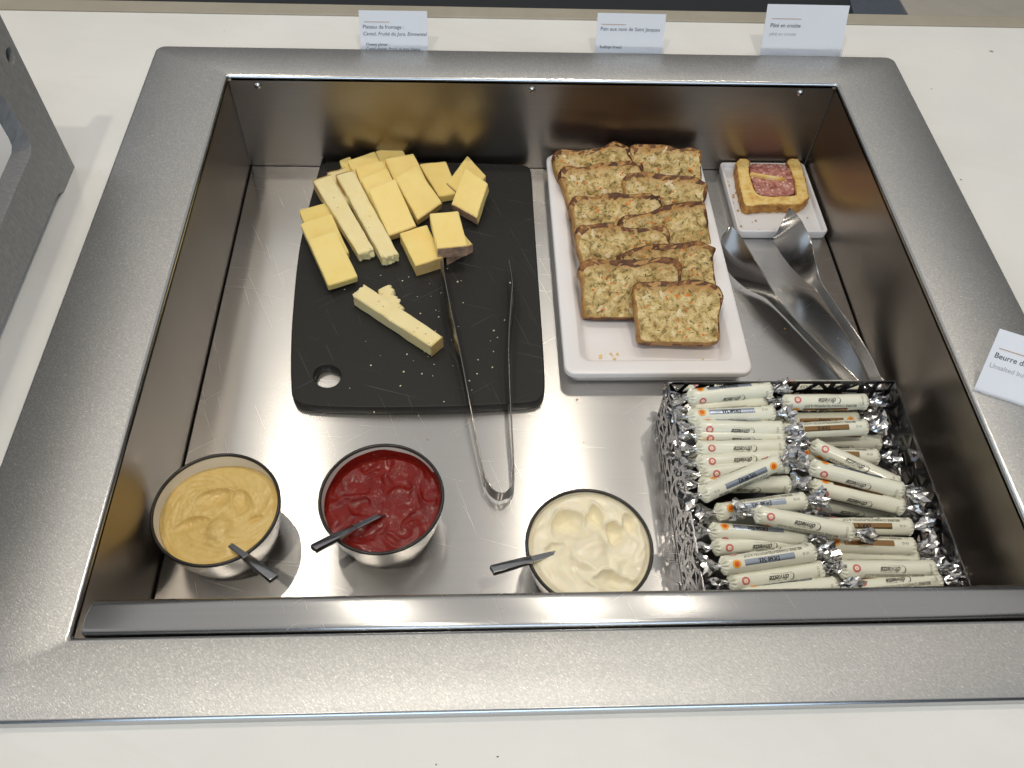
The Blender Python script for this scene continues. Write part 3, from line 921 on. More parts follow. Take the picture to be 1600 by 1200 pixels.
# ------------------------------------------------------------------ bread platter and slices
plat = thing('serving_platter', 'long white rectangular platter holding two rows of savoury bread slices', 'platter', (0, 0, 0.0))
PX0, PX1, PY0, PY1 = 0.3405, 0.5190, 0.2752, 0.5905
b_ = bmesh.new()
def pr_(d, z, r=0.010):
    return rrect(PX0 + d, PX1 - d, PY0 + d, PY1 - d, max(0.003, r - d * 0.1), z, 6)
loops(b_, [pr_(0.010, 0.001), pr_(0.006, 0.006), pr_(0.0016, 0.0185), pr_(0.0, 0.0190), pr_(0.0, 0.0235), pr_(0.0008, 0.0246), pr_(0.0022, 0.0250), pr_(0.0145, 0.0245), pr_(0.0165, 0.0235, 0.012), pr_(0.0225, 0.0115, 0.014), pr_(0.0255, 0.0098, 0.014), pr_(0.030, 0.0095, 0.014)], True, True)
po = obj('dish', b_, M['melamine'], plat)
smooth_by_angle(po, 50)

def bread_slice(key, TL, TR, hgt, idx):
    TL, TR = Vector(TL), Vector(TR)
    TR.z = TL.z
    wd = (TR - TL).length
    ax = (TR - TL).normalized()
    lean = R(29 + (idx * 37 % 9) - 3)          # face plane above the horizontal
    fwd = Vector((0, 0, 1)).cross(ax)          # points to the back
    up = fwd * math.cos(lean) + Vector((0, 0, 1)) * math.sin(lean)
    n = ax.cross(up)                           # out of the cut face
    rng = random.Random(idx * 13 + 5)
    th = 0.0145
    org = TL + ax * wd / 2 - up * hgt / 2
    LAB = {'L1': 'bread slice at the back of the left row, browned along its top', 'L2': 'second bread slice from the back in the left row',
           'L3': 'third bread slice from the back in the left row', 'L4': 'fourth bread slice from the back in the left row',
           'L5': 'frontmost bread slice of the left row with a dark baked top', 'R1': 'bread slice at the back of the right row, against the rear wall',
           'R2': 'second bread slice from the back in the right row', 'R3': 'third bread slice from the back in the right row',
           'R4': 'fourth bread slice from the back in the right row', 'R5': 'frontmost bread slice of the right row, whole face dotted with carrot'}
    root = thing('bread_slice', LAB[key], 'bread slice', org, group='savoury bread slices in two rows on the platter')
    root.rotation_euler = Matrix((ax, up, n)).transposed().to_euler()
    # outline: narrower base, domed uneven shoulders
    w2, h2 = wd / 2, hgt / 2
    ctrl = [(-0.86, -1), (-0.4, -1.02), (0.4, -1.0), (0.84, -1.0), (0.93, -0.80), (0.95, 0.0), (1.0, 0.45), (1.01, 0.75), (0.93, 0.96), (0.7, 1.03), (0.3, 0.98), (0.0, 1.0), (-0.4, 0.98), (-0.75, 1.0), (-0.95, 0.93), (-1.02, 0.7), (-0.98, 0.2), (-0.93, -0.5), (-0.92, -0.85)]
    ctrl = [(x + rng.uniform(-0.055, 0.055), y + (rng.uniform(-0.15, 0.12) if y > 0.6 else rng.uniform(-0.08, 0.08))) for x, y in ctrl]
    out = smooth_poly(ctrl, 2)
    n_ = len(out)
    x_of = lambda i: out[i][0] * w2
    def P(i, s, z, amp=0.0):
        x, y = out[i][0] * w2 * s, out[i][1] * h2 * s
        nn = noise.noise(Vector((x * 120 + idx, y * 120, z * 120)))
        return Vector((x, y, z)), nn
    # crust: side skin and a thin rim on the cut face
    b2 = bmesh.new()
    ring = []
    for s, z in ((0.935, 0.0004), (0.985, 0.0003), (1.0, -0.0008), (1.012, -th * 0.35), (1.014, -th * 0.7), (1.0, -th + 0.0006), (0.98, -th), (0.80, -th)):
        l = []
        for i in range(n_):
            p, nn = P(i, s, z)
            d = Vector((p.x, p.y, 0)).normalized()
            k_ = 1.0
            top_ = 0
            if s < 0.95:
                big_ = noise.noise(Vector((x_of(i) * 60 + idx * 5, p.y * 60, 2.0)))
                top_ = max(0, p.y / h2 - 0.20) * 0.0062 * (1 + 0.9 * big_) - 0.0009 + 0.0008 * big_
                k_ = 1.8
            l.append(p + d * (nn * 0.0009 * k_ - top_))
        ring.append(l)
    loops(b2, ring, False, True)
    co = obj('crust', b2, [M['crust'], M['crust_side']], root)
    for p in co.data.polygons:
        c = p.center
        p.material_index = 0 if c.y > h2 * 0.62 or (c.y < -h2 * 0.97) or c.x > w2 * 0.90 else 1
    smooth_by_angle(co, 60)
    # crumb: a lumpy cut face
    b2 = bmesh.new()
    rings = [0.972, 0.92, 0.86, 0.78, 0.69, 0.60, 0.50, 0.40, 0.30, 0.20, 0.10]
    L_ = []
    for s in rings:
        l = []
        for i in range(n_):
            p, _ = P(i, s, 0)
            q = Vector((p.x * 170 + idx * 3.1, p.y * 170, idx))
            z = noise.noise(q) * 0.0007 + noise.noise(q * 2.7) * 0.0006
            hole_ = noise.noise(q * 0.9 + Vector((31, 7, 0)))
            if hole_ > 0.30:
                z -= (hole_ - 0.30) * 0.016
            d = Vector((p.x, p.y, 0)).normalized()
            if s > 0.95:
                p += d * noise.noise(q * 1.7) * 0.0006
            l.append((p.x, p.y, 0.0003 + z * min(1, (1 - s) * 12 + 0.2)))
        L_.append(l)
    vs = loops(b2, L_, False, True)
    b2.normal_update()
    bmesh.ops.triangulate(b2, faces=[f for f in b2.faces if len(f.verts) > 4])
    bo_ = obj('crumb', b2, M['bread'], root, True)
    # pieces of filling sitting in the cut face
    def bits(name, mat, cnt, sx, sy, sz):
        b3 = bmesh.new()
        for _ in range(cnt):
            x, y = rng.uniform(-0.8, 0.8) * w2, rng.uniform(-0.8, 0.85) * h2
            vs3 = bmesh.ops.create_icosphere(b3, subdivisions=1, radius=1)['verts']
            kx, ky = rng.uniform(*sx), rng.uniform(*sy)
            ro = Matrix.Rotation(rng.uniform(0, 3.14), 3, 'Z')
            for v in vs3:
                j = 1 + 0.25 * noise.noise(v.co * 2 + Vector((x * 999, y * 999, 0)))
                c3 = ro @ Vector((v.co.x * kx * j, v.co.y * ky * j, v.co.z * sz))
                v.co = c3 + Vector((x, y, 0.0001))
        obj(name, b3, mat, root, False, 'stuff')
    bits('carrot_bits', M['carrot'], 13, (0.0009, 0.0024), (0.0008, 0.0014), 0.0009)
    bits('scallop_bits', M['scallop'], 4, (0.0028, 0.0060), (0.0020, 0.0036), 0.0006)
    bits('herb_bits', M['herb'], 20, (0.0012, 0.0034), (0.0003, 0.0008), 0.0006)
for i_b, (key, a, b, hh) in enumerate([('L1', (0.3435, 0.5669, 0.0480), (0.4314, 0.5862, 0.0480), 0.0590), ('L2', (0.3503, 0.5374, 0.0480), (0.4419, 0.5545, 0.0480), 0.0590), ('L3', (0.3580, 0.4912, 0.0500), (0.4561, 0.4998, 0.0500), 0.0590), ('L4', (0.3628, 0.4481, 0.0500), (0.4587, 0.4489, 0.0500), 0.0590), ('L5', (0.3599, 0.3977, 0.0500), (0.4621, 0.3994, 0.0500), 0.0590), ('R1', (0.4343, 0.5810, 0.0460), (0.5167, 0.5808, 0.0460), 0.0590), ('R2', (0.4214, 0.5347, 0.0480), (0.5118, 0.5215, 0.0480), 0.0590), ('R3', (0.4062, 0.4632, 0.0500), (0.5034, 0.4859, 0.0500), 0.0590), ('R4', (0.4043, 0.4137, 0.0500), (0.5012, 0.4252, 0.0500), 0.0590), ('R5', (0.4115, 0.3675, 0.0540), (0.4973, 0.3640, 0.0540), 0.0630)]):
    bread_slice(key, a, b, hh, i_b)
b_ = bmesh.new()
rg = random.Random(11)
cr = [(rg.gauss(0.386, 0.006), rg.gauss(0.306, 0.004), 0.0103) for _ in range(7)] + [(rg.uniform(0.38, 0.48), rg.uniform(0.298, 0.303), 0.0103) for _ in range(4)]
scatter('bread_crumbs', cr, M['pastry'], 'a few bread crumbs on the front of the white platter', 'crumbs', 6, 0.0007, 0.0016)

# ------------------------------------------------------------------ small square plate with the pate slice
plate = thing('square_plate', 'small pale square plate with a raised rim in the back right corner', 'plate', (0, 0, 0))
QX0, QX1, QY0, QY1 = 0.5462, 0.6470, 0.4775, 0.5940
b_ = bmesh.new()
def qr(d, z, r=0.005):
    return rrect(QX0 + d, QX1 - d, QY0 + d, QY1 - d, max(0.002, r - d * 0.4), z, 4)
loops(b_, [qr(0.0025, 0.001), qr(0.0005, 0.004), qr(0, 0.0120), qr(0.0005, 0.0129), qr(0.0014, 0.0132), qr(0.0028, 0.0130), qr(0.0036, 0.0118), qr(0.0044, 0.0078), qr(0.0056, 0.0070), qr(0.012, 0.0069)], True, True)
po = obj('dish', b_, M['plate'], plate)
smooth_by_angle(po, 40)

pate = thing('pate_slice', 'slice of pink meat pate baked in a golden pastry crust on the small plate', 'pate slice', (0, 0, 0))
def slab(name, outline, z0, z1, mats, parent, amp, rows=5, crumble=0.0, off=0.0):
    pts = smooth_poly(outline, 2)
    cx = sum(p[0] for p in pts) / len(pts)
    cy = sum(p[1] for p in pts) / len(pts)
    area = 0
    for a, b in zip(pts, pts[1:] + pts[:1]):
        area += a[0] * b[1] - a[1] * b[0]
    if area < 0:
        pts = pts[::-1]
    b2 = bmesh.new()
    rgs = []
    for k in range(rows + 1):
        z = z0 + (z1 - z0) * k / rows
        l = []
        for i, p in enumerate(pts):
            a, c = pts[i - 1], pts[(i + 1) % len(pts)]
            nn = Vector((c[1] - a[1], a[0] - c[0])).normalized()
            d = noise.noise(Vector((p[0] * 260, p[1] * 260, z * 260))) * amp + noise.noise(Vector((p[0] * 700, p[1] * 700, z * 500))) * amp * crumble
            if k == rows:
                d -= 0.0004
            d -= off
            l.append((p[0] + nn.x * d, p[1] + nn.y * d, z + noise.noise(Vector((p[0] * 300, p[1] * 300, 3))) * amp * 0.5 * (k == rows)))
        rgs.append(l)
    loops(b2, rgs, True, True)
    b2.normal_update()
    bmesh.ops.triangulate(b2, faces=[f for f in b2.faces if len(f.verts) > 4])
    o = obj(name, b2, mats, parent)
    if len(o.data.materials) > 1:
        for p in o.data.polygons:
            p.material_index = 0 if p.normal.z > 0.6 else 1
    smooth_by_angle(o, 35)
    return o
slab('pastry_crust', [(0.5651, 0.5914), (0.5697, 0.5944), (0.5765, 0.5941), (0.5807, 0.5899), (0.5787, 0.5839), (0.5757, 0.5686), (0.5751, 0.5537), (0.5754, 0.5309), (0.5919, 0.5282), (0.6203, 0.5295), (0.6223, 0.5346), (0.6240, 0.5526), (0.6243, 0.5709), (0.6232, 0.5845), (0.6235, 0.5905), (0.6292, 0.5945), (0.6362, 0.5950), (0.6404, 0.5907), (0.6399, 0.5745), (0.6387, 0.5577), (0.6373, 0.5380), (0.6358, 0.5252), (0.6288, 0.5211), (0.6256, 0.5148), (0.6105, 0.5135), (0.5978, 0.5150), (0.5779, 0.5139), (0.5609, 0.5103), (0.5578, 0.5165), (0.5585, 0.5340), (0.5600, 0.5617), (0.5613, 0.5802)], 0.0072, 0.0184, M['pastry_edge'], pate, 0.0013, 8, 0.8)
slab('pastry_dough', [(0.5651, 0.5914), (0.5697, 0.5944), (0.5765, 0.5941), (0.5807, 0.5899), (0.5787, 0.5839), (0.5757, 0.5686), (0.5751, 0.5537), (0.5754, 0.5309), (0.5919, 0.5282), (0.6203, 0.5295), (0.6223, 0.5346), (0.6240, 0.5526), (0.6243, 0.5709), (0.6232, 0.5845), (0.6235, 0.5905), (0.6292, 0.5945), (0.6362, 0.5950), (0.6404, 0.5907), (0.6399, 0.5745), (0.6387, 0.5577), (0.6373, 0.5380), (0.6358, 0.5252), (0.6288, 0.5211), (0.6256, 0.5148), (0.6105, 0.5135), (0.5978, 0.5150), (0.5779, 0.5139), (0.5609, 0.5103), (0.5578, 0.5165), (0.5585, 0.5340), (0.5600, 0.5617), (0.5613, 0.5802)], 0.0170, 0.0192, M['pastry'], pate, 0.0008, 3, 0.8, 0.0012)
slab('meat_filling', [(0.5793, 0.5864), (0.5928, 0.5849), (0.6089, 0.5856), (0.6227, 0.5836), (0.6243, 0.5709), (0.6240, 0.5526), (0.6211, 0.5314), (0.5987, 0.5293), (0.5760, 0.5309), (0.5759, 0.5520), (0.5758, 0.5669)], 0.0075, 0.0182, M['meat'], pate, 0.0004)
slab('pastry_strip', [(0.5746, 0.5666), (0.5837, 0.5642), (0.5987, 0.5607), (0.6148, 0.5576), (0.6123, 0.5542), (0.5967, 0.5567), (0.5829, 0.5605), (0.5745, 0.5631)], 0.0178, 0.0216, M['pastry'], pate, 0.0004, 3)
rg = random.Random(21)
cr = [(rg.uniform(0.553, 0.64), rg.uniform(0.484, 0.505), 0.0072) for _ in range(9)] + [(rg.uniform(0.551, 0.559), rg.uniform(0.51, 0.57), 0.0072) for _ in range(9)] + [(0.632, 0.506, 0.0072)]
scatter('pastry_crumbs', cr, M['pastry_edge'], 'golden pastry crumbs on the small plate around the pate', 'crumbs', 8, 0.0005, 0.0017)
rg = random.Random(22)
cr = [(rg.uniform(0.522, 0.545), rg.uniform(0.40, 0.53), 0.0003) for _ in range(9)] + [(rg.uniform(0.0, 0.65), rg.uniform(0.02, 0.58), 0.0003) for _ in range(30)]
scatter('floor_crumbs', cr, M['pastry_edge'], 'tiny crumbs lying loose on the steel floor', 'crumbs', 9, 0.0003, 0.0009)

# ------------------------------------------------------------------ tongs
def ribbon(name, rows, thick, mat, parent, loc=(0, 0, 0)):
    """rows: list of point lists across the strip; gives it thickness"""
    b2 = bmesh.new()
    vs = [[b2.verts.new(Vector(p)) for p in r] for r in rows]
    for a, b in zip(vs, vs[1:]):
        for i in range(len(a) - 1):
            b2.faces.new((a[i], a[i + 1], b[i + 1], b[i]))
    bmesh.ops.recalc_face_normals(b2, faces=b2.faces[:])
    b2.normal_update()
    bmesh.ops.solidify(b2, geom=b2.faces[:], thickness=thick)
    bmesh.ops.recalc_face_normals(b2, faces=b2.faces[:])
    es = [e for e in b2.edges if len(e.link_faces) == 2 and e.calc_face_angle(0) > 0.8]
    bmesh.ops.bevel(b2, geom=es, offset=thick * 0.25, segments=1, affect='EDGES')
    o = obj(name, b2, mat, parent, loc=loc)
    smooth_by_angle(o, 40)
    return o
def catmull(ps, sub=4):
    ps = [Vector(p) for p in ps]
    out = []
    for i in range(len(ps) - 1):
        p0, p1, p2, p3 = ps[max(i - 1, 0)], ps[i], ps[i + 1], ps[min(i + 2, len(ps) - 1)]
        for k in range(sub):
            t_ = k / sub
            out.append(0.5 * ((2 * p1) + (p2 - p0) * t_ + (2 * p0 - 5 * p1 + 4 * p2 - p3) * t_ ** 2 + (3 * p1 - p0 - 3 * p2 + p3) * t_ ** 3))
    out.append(ps[-1])
    return out
path = catmull([(0.2247, 0.4125, 0.0360), (0.2291, 0.3773, 0.0400), (0.2351, 0.3391, 0.0410), (0.2449, 0.2851, 0.0360), (0.2535, 0.2320, 0.0300), (0.2606, 0.1924, 0.0240), (0.2642, 0.1730, 0.0210), (0.2679, 0.1622, 0.0190), (0.2733, 0.1559, 0.0180), (0.2792, 0.1539, 0.0180), (0.2853, 0.1576, 0.0180), (0.2888, 0.1651, 0.0190), (0.2897, 0.1778, 0.0210), (0.2894, 0.2073, 0.0260), (0.2887, 0.2451, 0.0310), (0.2886, 0.2849, 0.0360), (0.2894, 0.3139, 0.0380), (0.2924, 0.3522, 0.0400), (0.2945, 0.3774, 0.0400), (0.2925, 0.4119, 0.0360)], 4)
tg_ = thing('cheese_tongs', 'long slim steel tongs lying on their side across the black board and floor', 'tongs', (0, 0, 0))
def tong_rows(sl):
    rows = []
    n = len(path)
    for i in sl:
        p = path[i]
        s = min(i, n - 1 - i) / (n - 1) * 2            # 0 at the tips, 1 at the bend
        wd = 0.0135 + 0.011 * max(0, 1 - abs(s - 0.16) / 0.20)
        if s < 0.05:
            wd *= 0.45 + 0.55 * s / 0.05
        left = i < n / 2
        cup = 0.0035 * max(0, 1 - abs(s - 0.2) / 0.22) * (-1 if left else 1)
        row = []
        for k in range(7):
            a = k / 6
            row.append((p.x + cup * (1 - (2 * a - 1) ** 2) - 0.0012 * (1 - a) * (1 if left else -1), p.y, p.z - wd * (1 - a)))
        rows.append(row)
    return rows
n_p = len(path)
h0 = n_p // 2 - 12
h1 = n_p // 2 + 12
ribbon('arm', tong_rows(range(0, h0 + 1)), 0.0011, M['tong'], tg_)
ribbon('spring_bend', tong_rows(range(h0, h1 + 1)), 0.0011, M['tong'], tg_)
ribbon('arm', tong_rows(range(h1, n_p)), 0.0011, M['tong'], tg_)

st_ = thing('spatula_tongs', 'broad bladed steel serving tongs lying between the bread platter and the butter basket', 'tongs', (0, 0, 0))
def arm_rows(pairs, bulge):
    lo_ = catmull([a for a, b in pairs], 4)
    hi_ = catmull([b for a, b in pairs], 4)
    rows = []
    for j, (a, b) in enumerate(zip(lo_, hi_)):
        d = b - a
        nrm = Vector((d.z, 0, -d.x))
        if nrm.length > 1e-6:
            nrm.normalize()
        s = j / (len(lo_) - 1)
        bl = bulge * max(0.15, 1 - s * 1.8) * min(1, s * 6 + 0.1)
        rows.append([a.lerp(b, k / 6) + nrm * bl * (1 - (k / 3 - 1) ** 2) for k in range(7)])
    return rows
ra = arm_rows([((0.5245, 0.4604, 0.0340), (0.5298, 0.4629, 0.0360)), ((0.5197, 0.4519, 0.0220), (0.5358, 0.4477, 0.0370)), ((0.5218, 0.4349, 0.0120), (0.5440, 0.4176, 0.0360)), ((0.5282, 0.4195, 0.0070), (0.5511, 0.3994, 0.0330)), ((0.5428, 0.4025, 0.0040), (0.5571, 0.3810, 0.0290)), ((0.5609, 0.3899, 0.0030), (0.5659, 0.3622, 0.0260)), ((0.5730, 0.3717, 0.0020), (0.5750, 0.3428, 0.0240)), ((0.5883, 0.3418, 0.0020), (0.5880, 0.3226, 0.0220)), ((0.6015, 0.3157, 0.0020), (0.6013, 0.3000, 0.0220)), ((0.6125, 0.2917, 0.0020), (0.6128, 0.2806, 0.0220)), ((0.6182, 0.2814, 0.0020), (0.6196, 0.2679, 0.0220))], 0.0025)
rb = arm_rows([((0.5905, 0.4731, 0.0500), (0.5913, 0.4722, 0.0520)), ((0.5803, 0.4579, 0.0420), (0.5952, 0.4624, 0.0520)), ((0.5736, 0.4488, 0.0300), (0.5998, 0.4543, 0.0500)), ((0.5746, 0.4445, 0.0280), (0.6005, 0.4497, 0.0495)), ((0.5873, 0.4262, 0.0180), (0.6050, 0.4310, 0.0460)), ((0.6026, 0.4123, 0.0100), (0.6063, 0.4049, 0.0400)), ((0.6147, 0.4002, 0.0060), (0.6076, 0.3858, 0.0350)), ((0.6217, 0.3847, 0.0040), (0.6145, 0.3701, 0.0300)), ((0.6310, 0.3573, 0.0020), (0.6247, 0.3453, 0.0260)), ((0.6378, 0.3292, 0.0020), (0.6334, 0.3195, 0.0240)), ((0.6419, 0.3048, 0.0020), (0.6391, 0.2939, 0.0230)), ((0.6430, 0.2864, 0.0020), (0.6417, 0.2729, 0.0220))], 0.0006)
ribbon('arm', ra, 0.0012, M['tong'], st_)
ribbon('arm', rb, 0.0012, M['tong'], st_)
A0, A1 = Vector(ra[-1][0]), Vector(ra[-1][-1])
B0, B1 = Vector(rb[-1][0]), Vector(rb[-1][-1])
dr = Vector((0.25, -1, 0)).normalized()
bp_lo = catmull([A0, A0 + dr * 0.009, (A0 + B0) / 2 + dr * 0.016, B0 + dr * 0.009, B0], 6)
bp_hi = catmull([A1, A1 + dr * 0.009, (A1 + B1) / 2 + dr * 0.016, B1 + dr * 0.009, B1], 6)
ribbon('spring_bend', [[a.lerp(b, k / 6) for k in range(7)] for a, b in zip(bp_lo, bp_hi)], 0.0012, M['tong'], st_)

# ------------------------------------------------------------------ bowls, sauces, spoons
RB = 0.0495
def bowl(c, label, kind):
    root = thing('sauce_bowl', label, 'bowl', (c[0], c[1], 0.0), group='round steel sauce bowls')
    b2 = bmesh.new()
    lathe(b2, [(0.0001, 0.0006), (0.036, 0.0006), (0.0385, 0.0012), (0.0400, 0.0035), (0.0445, 0.020), (0.0478, 0.036), (0.0490, 0.0475)], 72, False, False)
    obj('outer_shell', b2, M['bowl_steel'], root, True)
    b2 = bmesh.new()
    prof = [(0.0486, 0.0474)] + [(0.0488 + 0.0014 * math.cos(R(a)), 0.0490 + 0.0015 * math.sin(R(a))) for a in range(-60, 241, 30)]
    lathe(b2, prof, 72)
    obj('rim', b2, M['rim_black'], root, True)
    b2 = bmesh.new()
    lathe(b2, [(0.0480, 0.0486), (0.0474, 0.044), (0.0455, 0.034), (0.042, 0.022), (0.036, 0.012), (0.026, 0.007), (0.0001, 0.006)], 72)
    obj('liner', b2, M['liner'], root, True)
    return root
def inner_r(z):
    pr = [(0.006, 0.02), (0.012, 0.036), (0.022, 0.042), (0.034, 0.0455), (0.044, 0.0474), (0.0486, 0.0480)]
    for (z0, r0), (z1, r1) in zip(pr, pr[1:]):
        if z <= z1:
            return r0 + (r1 - r0) * (z - z0) / (z1 - z0)
    return 0.048
def sstep(a, b, x):
    t_ = max(0, min(1, (x - a) / (b - a)))
    return t_ * t_ * (3 - 2 * t_)
def sauce(name, c, level, hfun, mat, label, edge=None):
    b2 = bmesh.new()
    nr, na = 72, 200
    rows = []
    for i in range(1, nr + 1):
        l = []
        for k in range(na):
            a = 2 * math.pi * k / na
            lv = level + (edge(a) if edge else 0)
            rr = inner_r(lv) - 0.0002
            s = i / nr
            x, y = rr * s * math.cos(a), rr * s * math.sin(a)
            fade = 1 - sstep(0.90, 1.0, s)
            z = level + (lv - level) * s * s + hfun(x, y) * (0.15 + 0.85 * fade)
            l.append((x, y, z))
        rows.append(l)
    bot = [(p[0] * 0.9, p[1] * 0.9, 0.02) for p in rows[-1]]
    loops(b2, [bot] + rows[::-1], True, True)
    b2.normal_update()
    bmesh.ops.triangulate(b2, faces=[f for f in b2.faces if len(f.verts) > 4])
    o = obj(name, b2, mat, None, True, loc=(c[0], c[1], 0))
    tag(o, label, 'sauce')
    return o
def swirl(x, y, k, ox=0.0, oy=0.0):
    dx, dy = x - ox, y - oy
    r = math.hypot(dx, dy)
    a = k * max(0, 1 - r / 0.05) ** 1.2
    return dx * math.cos(a) - dy * math.sin(a), dx * math.sin(a) + dy * math.cos(a)
def ridge(v):
    return 1 - abs(v)
def scoop(x, y, cx, cy, rx, ry, rot, depth, lip=0.3):
    dx, dy = x - cx, y - cy
    u = (dx * math.cos(rot) + dy * math.sin(rot)) / rx
    v = (-dx * math.sin(rot) + dy * math.cos(rot)) / ry
    d = math.hypot(u, v)
    z = 0
    if d < 1:
        z = -depth * 1.3 * (1 - d * d) * (0.65 + 0.75 * v) * 1.1
    z += depth * lip * math.exp(-((d - 1.02) / 0.10) ** 2) * max(0, 0.25 + v)
    return z
def h_mustard(x, y):
    wq = Vector((x * 60, y * 60, 3.1))
    x, y = x + noise.noise(wq) * 0.0020, y + noise.noise(wq + Vector((5, 5, 5))) * 0.0020
    sx, sy = swirl(x, y, 3.4, -0.004, 0.006)
    z = 0.0022 * ridge(noise.noise(Vector((sx * 38, sy * 75, 1.2)))) + 0.0011 * ridge(noise.noise(Vector((sx * 110, sy * 160, 4)))) + 0.0004 * noise.noise(Vector((x * 420, y * 420, 2)))
    z += scoop(x, y, -0.004, 0.010, 0.017, 0.012, 0.2, 0.0045)
    z += scoop(x, y, 0.019, 0.006, 0.008, 0.016, 0.5, 0.004)
    z += scoop(x, y, -0.020, -0.012, 0.016, 0.007, 0.3, 0.0035)
    z += scoop(x, y, 0.030, -0.008, 0.007, 0.004, 0.4, 0.003)
    d = math.hypot((x - 0.004) / 0.0095, (y + 0.017) / 0.0125)
    z += 0.0060 * math.exp(-d ** 4) + 0.0030 * math.exp(-(((x - 0.014) / 0.006) ** 2 + ((y + 0.030) / 0.008) ** 2))
    return z
def h_ketchup(x, y):
    q = Vector((x * 55, y * 55, 2.7))
    wv = Vector((noise.noise(q), noise.noise(q + Vector((9, 0, 0))), 0)) * 0.9
    x, y = x + noise.noise(q * 1.7) * 0.003, y + noise.noise(q * 1.7 + Vector((4, 4, 4))) * 0.003
    z = 0.0042 * ridge(noise.noise(Vector((x * 42, y * 42, 0.3)) + wv)) + 0.0014 * noise.noise(Vector((x * 120, y * 120, 1)) + wv * 2) + 0.0003 * noise.noise(Vector((x * 480, y * 480, 5)))
    z += scoop(x, y, -0.026, -0.004, 0.017, 0.012, 0.1, 0.0022)
    z += scoop(x, y, 0.004, 0.016, 0.007, 0.013, 0.4, 0.0014)
    z += scoop(x, y, 0.026, -0.016, 0.012, 0.008, 0.7, 0.0020)
    return z - 0.0015
def h_mayo(x, y):
    wq = Vector((x * 70, y * 70, 9.1))
    w2q = wq * 2.6
    x, y = x + noise.noise(wq) * 0.0040 + noise.noise(w2q) * 0.0013, y + noise.noise(wq + Vector((5, 5, 5))) * 0.0040 + noise.noise(w2q + Vector((2, 8, 1))) * 0.0013
    sx, sy = swirl(x, y, 1.8)
    z = 0.0022 * ridge(noise.noise(Vector((sx * 40, sy * 60, 7)))) + 0.0008 * noise.noise(Vector((sx * 140, sy * 90, 3))) + 0.0030 * math.exp(-(math.hypot(x, y) / 0.042) ** 4)
    z += scoop(x, y, -0.015, 0.017, 0.015, 0.014, 0.25, 0.0095, 0.25)
    z += scoop(x, y, 0.006, 0.020, 0.007, 0.016, -0.1, 0.0075, 0.25)
    z += scoop(x, y, 0.022, 0.008, 0.008, 0.013, 0.3, 0.0085, 0.3)
    z += scoop(x, y, 0.033, 0.014, 0.006, 0.014, 0.1, 0.0065, 0.3)
    z += scoop(x, y, 0.015, -0.030, 0.016, 0.009, -0.2, 0.0060, 0.3)
    z += scoop(x, y, -0.028, -0.004, 0.010, 0.007, 0.4, 0.004, 0.3)
    d = math.hypot((x + 0.001) / 0.0125, (y + 0.006) / 0.0140)
    z += 0.0050 * math.exp(-d ** 4) + 0.0022 * math.exp(-(((x + 0.017) / 0.010) ** 2 + ((y + 0.010) / 0.005) ** 2))
    z += 0.0015 * ridge(noise.noise(Vector((x * 25 + y * 60, y * 20 - x * 70, 2)))) * sstep(-0.01, -0.03, y - x)
    return z
B = [(0.0522, 0.1266, 0.0500), (0.1811, 0.1347, 0.0500), (0.3443, 0.0901, 0.0500)]
bowl(B[0], 'steel bowl with a black rim holding yellow mustard, leftmost of the three bowls', 'mustard')
bowl(B[1], 'steel bowl with a black rim holding red ketchup, between the other two bowls', 'ketchup')
bowl(B[2], 'steel bowl with a black rim heaped with mayonnaise, beside the butter basket', 'mayo')
sauce('mustard', B[0], 0.0400, h_mustard, M['mustard'], 'thick yellow mustard swirled in the left bowl', lambda a: 0.0035 * math.cos(a + 0.9) + 0.0015 * math.sin(3 * a))
sauce('ketchup', B[1], 0.0365, h_ketchup, M['ketchup'], 'glossy dark red ketchup in the middle bowl', lambda a: 0.002 * math.sin(2 * a + 0.5))
sauce('mayonnaise', B[2], 0.0455, h_mayo, M['mayo'], 'pale cream mayonnaise in soft peaks in the right bowl', lambda a: 0.0012 * math.sin(2 * a))
# ketchup smeared up the inside of its bowl
b_ = bmesh.new()
rows = []
for j in range(9):
    l = []
    for k in range(81):
        a = R(-15 + 210 * k / 80)
        top = 0.0445 + 0.0028 * noise.noise(Vector((math.cos(a) * 2.2, math.sin(a) * 2.2, 4))) + (0.0035 if -5 < math.degrees(a) < 32 else 0) - 0.004 * sstep(100, 185, math.degrees(a))
        z = 0.031 + (top - 0.031) * j / 8
        rr = inner_r(z) - 0.0004 - 0.0004 * (1 - j / 8)
        l.append((rr * math.cos(a), rr * math.sin(a), z))
    rows.append(l)
vs = [[b_.verts.new(p) for p in l] for l in rows]
for a, b in zip(vs, vs[1:]):
    for i in range(80):
        b_.faces.new((a[i], b[i], b[i + 1], a[i + 1]))
ks = obj('smear', b_, M['ketchup'], bpy.data.objects['ketchup'], True)

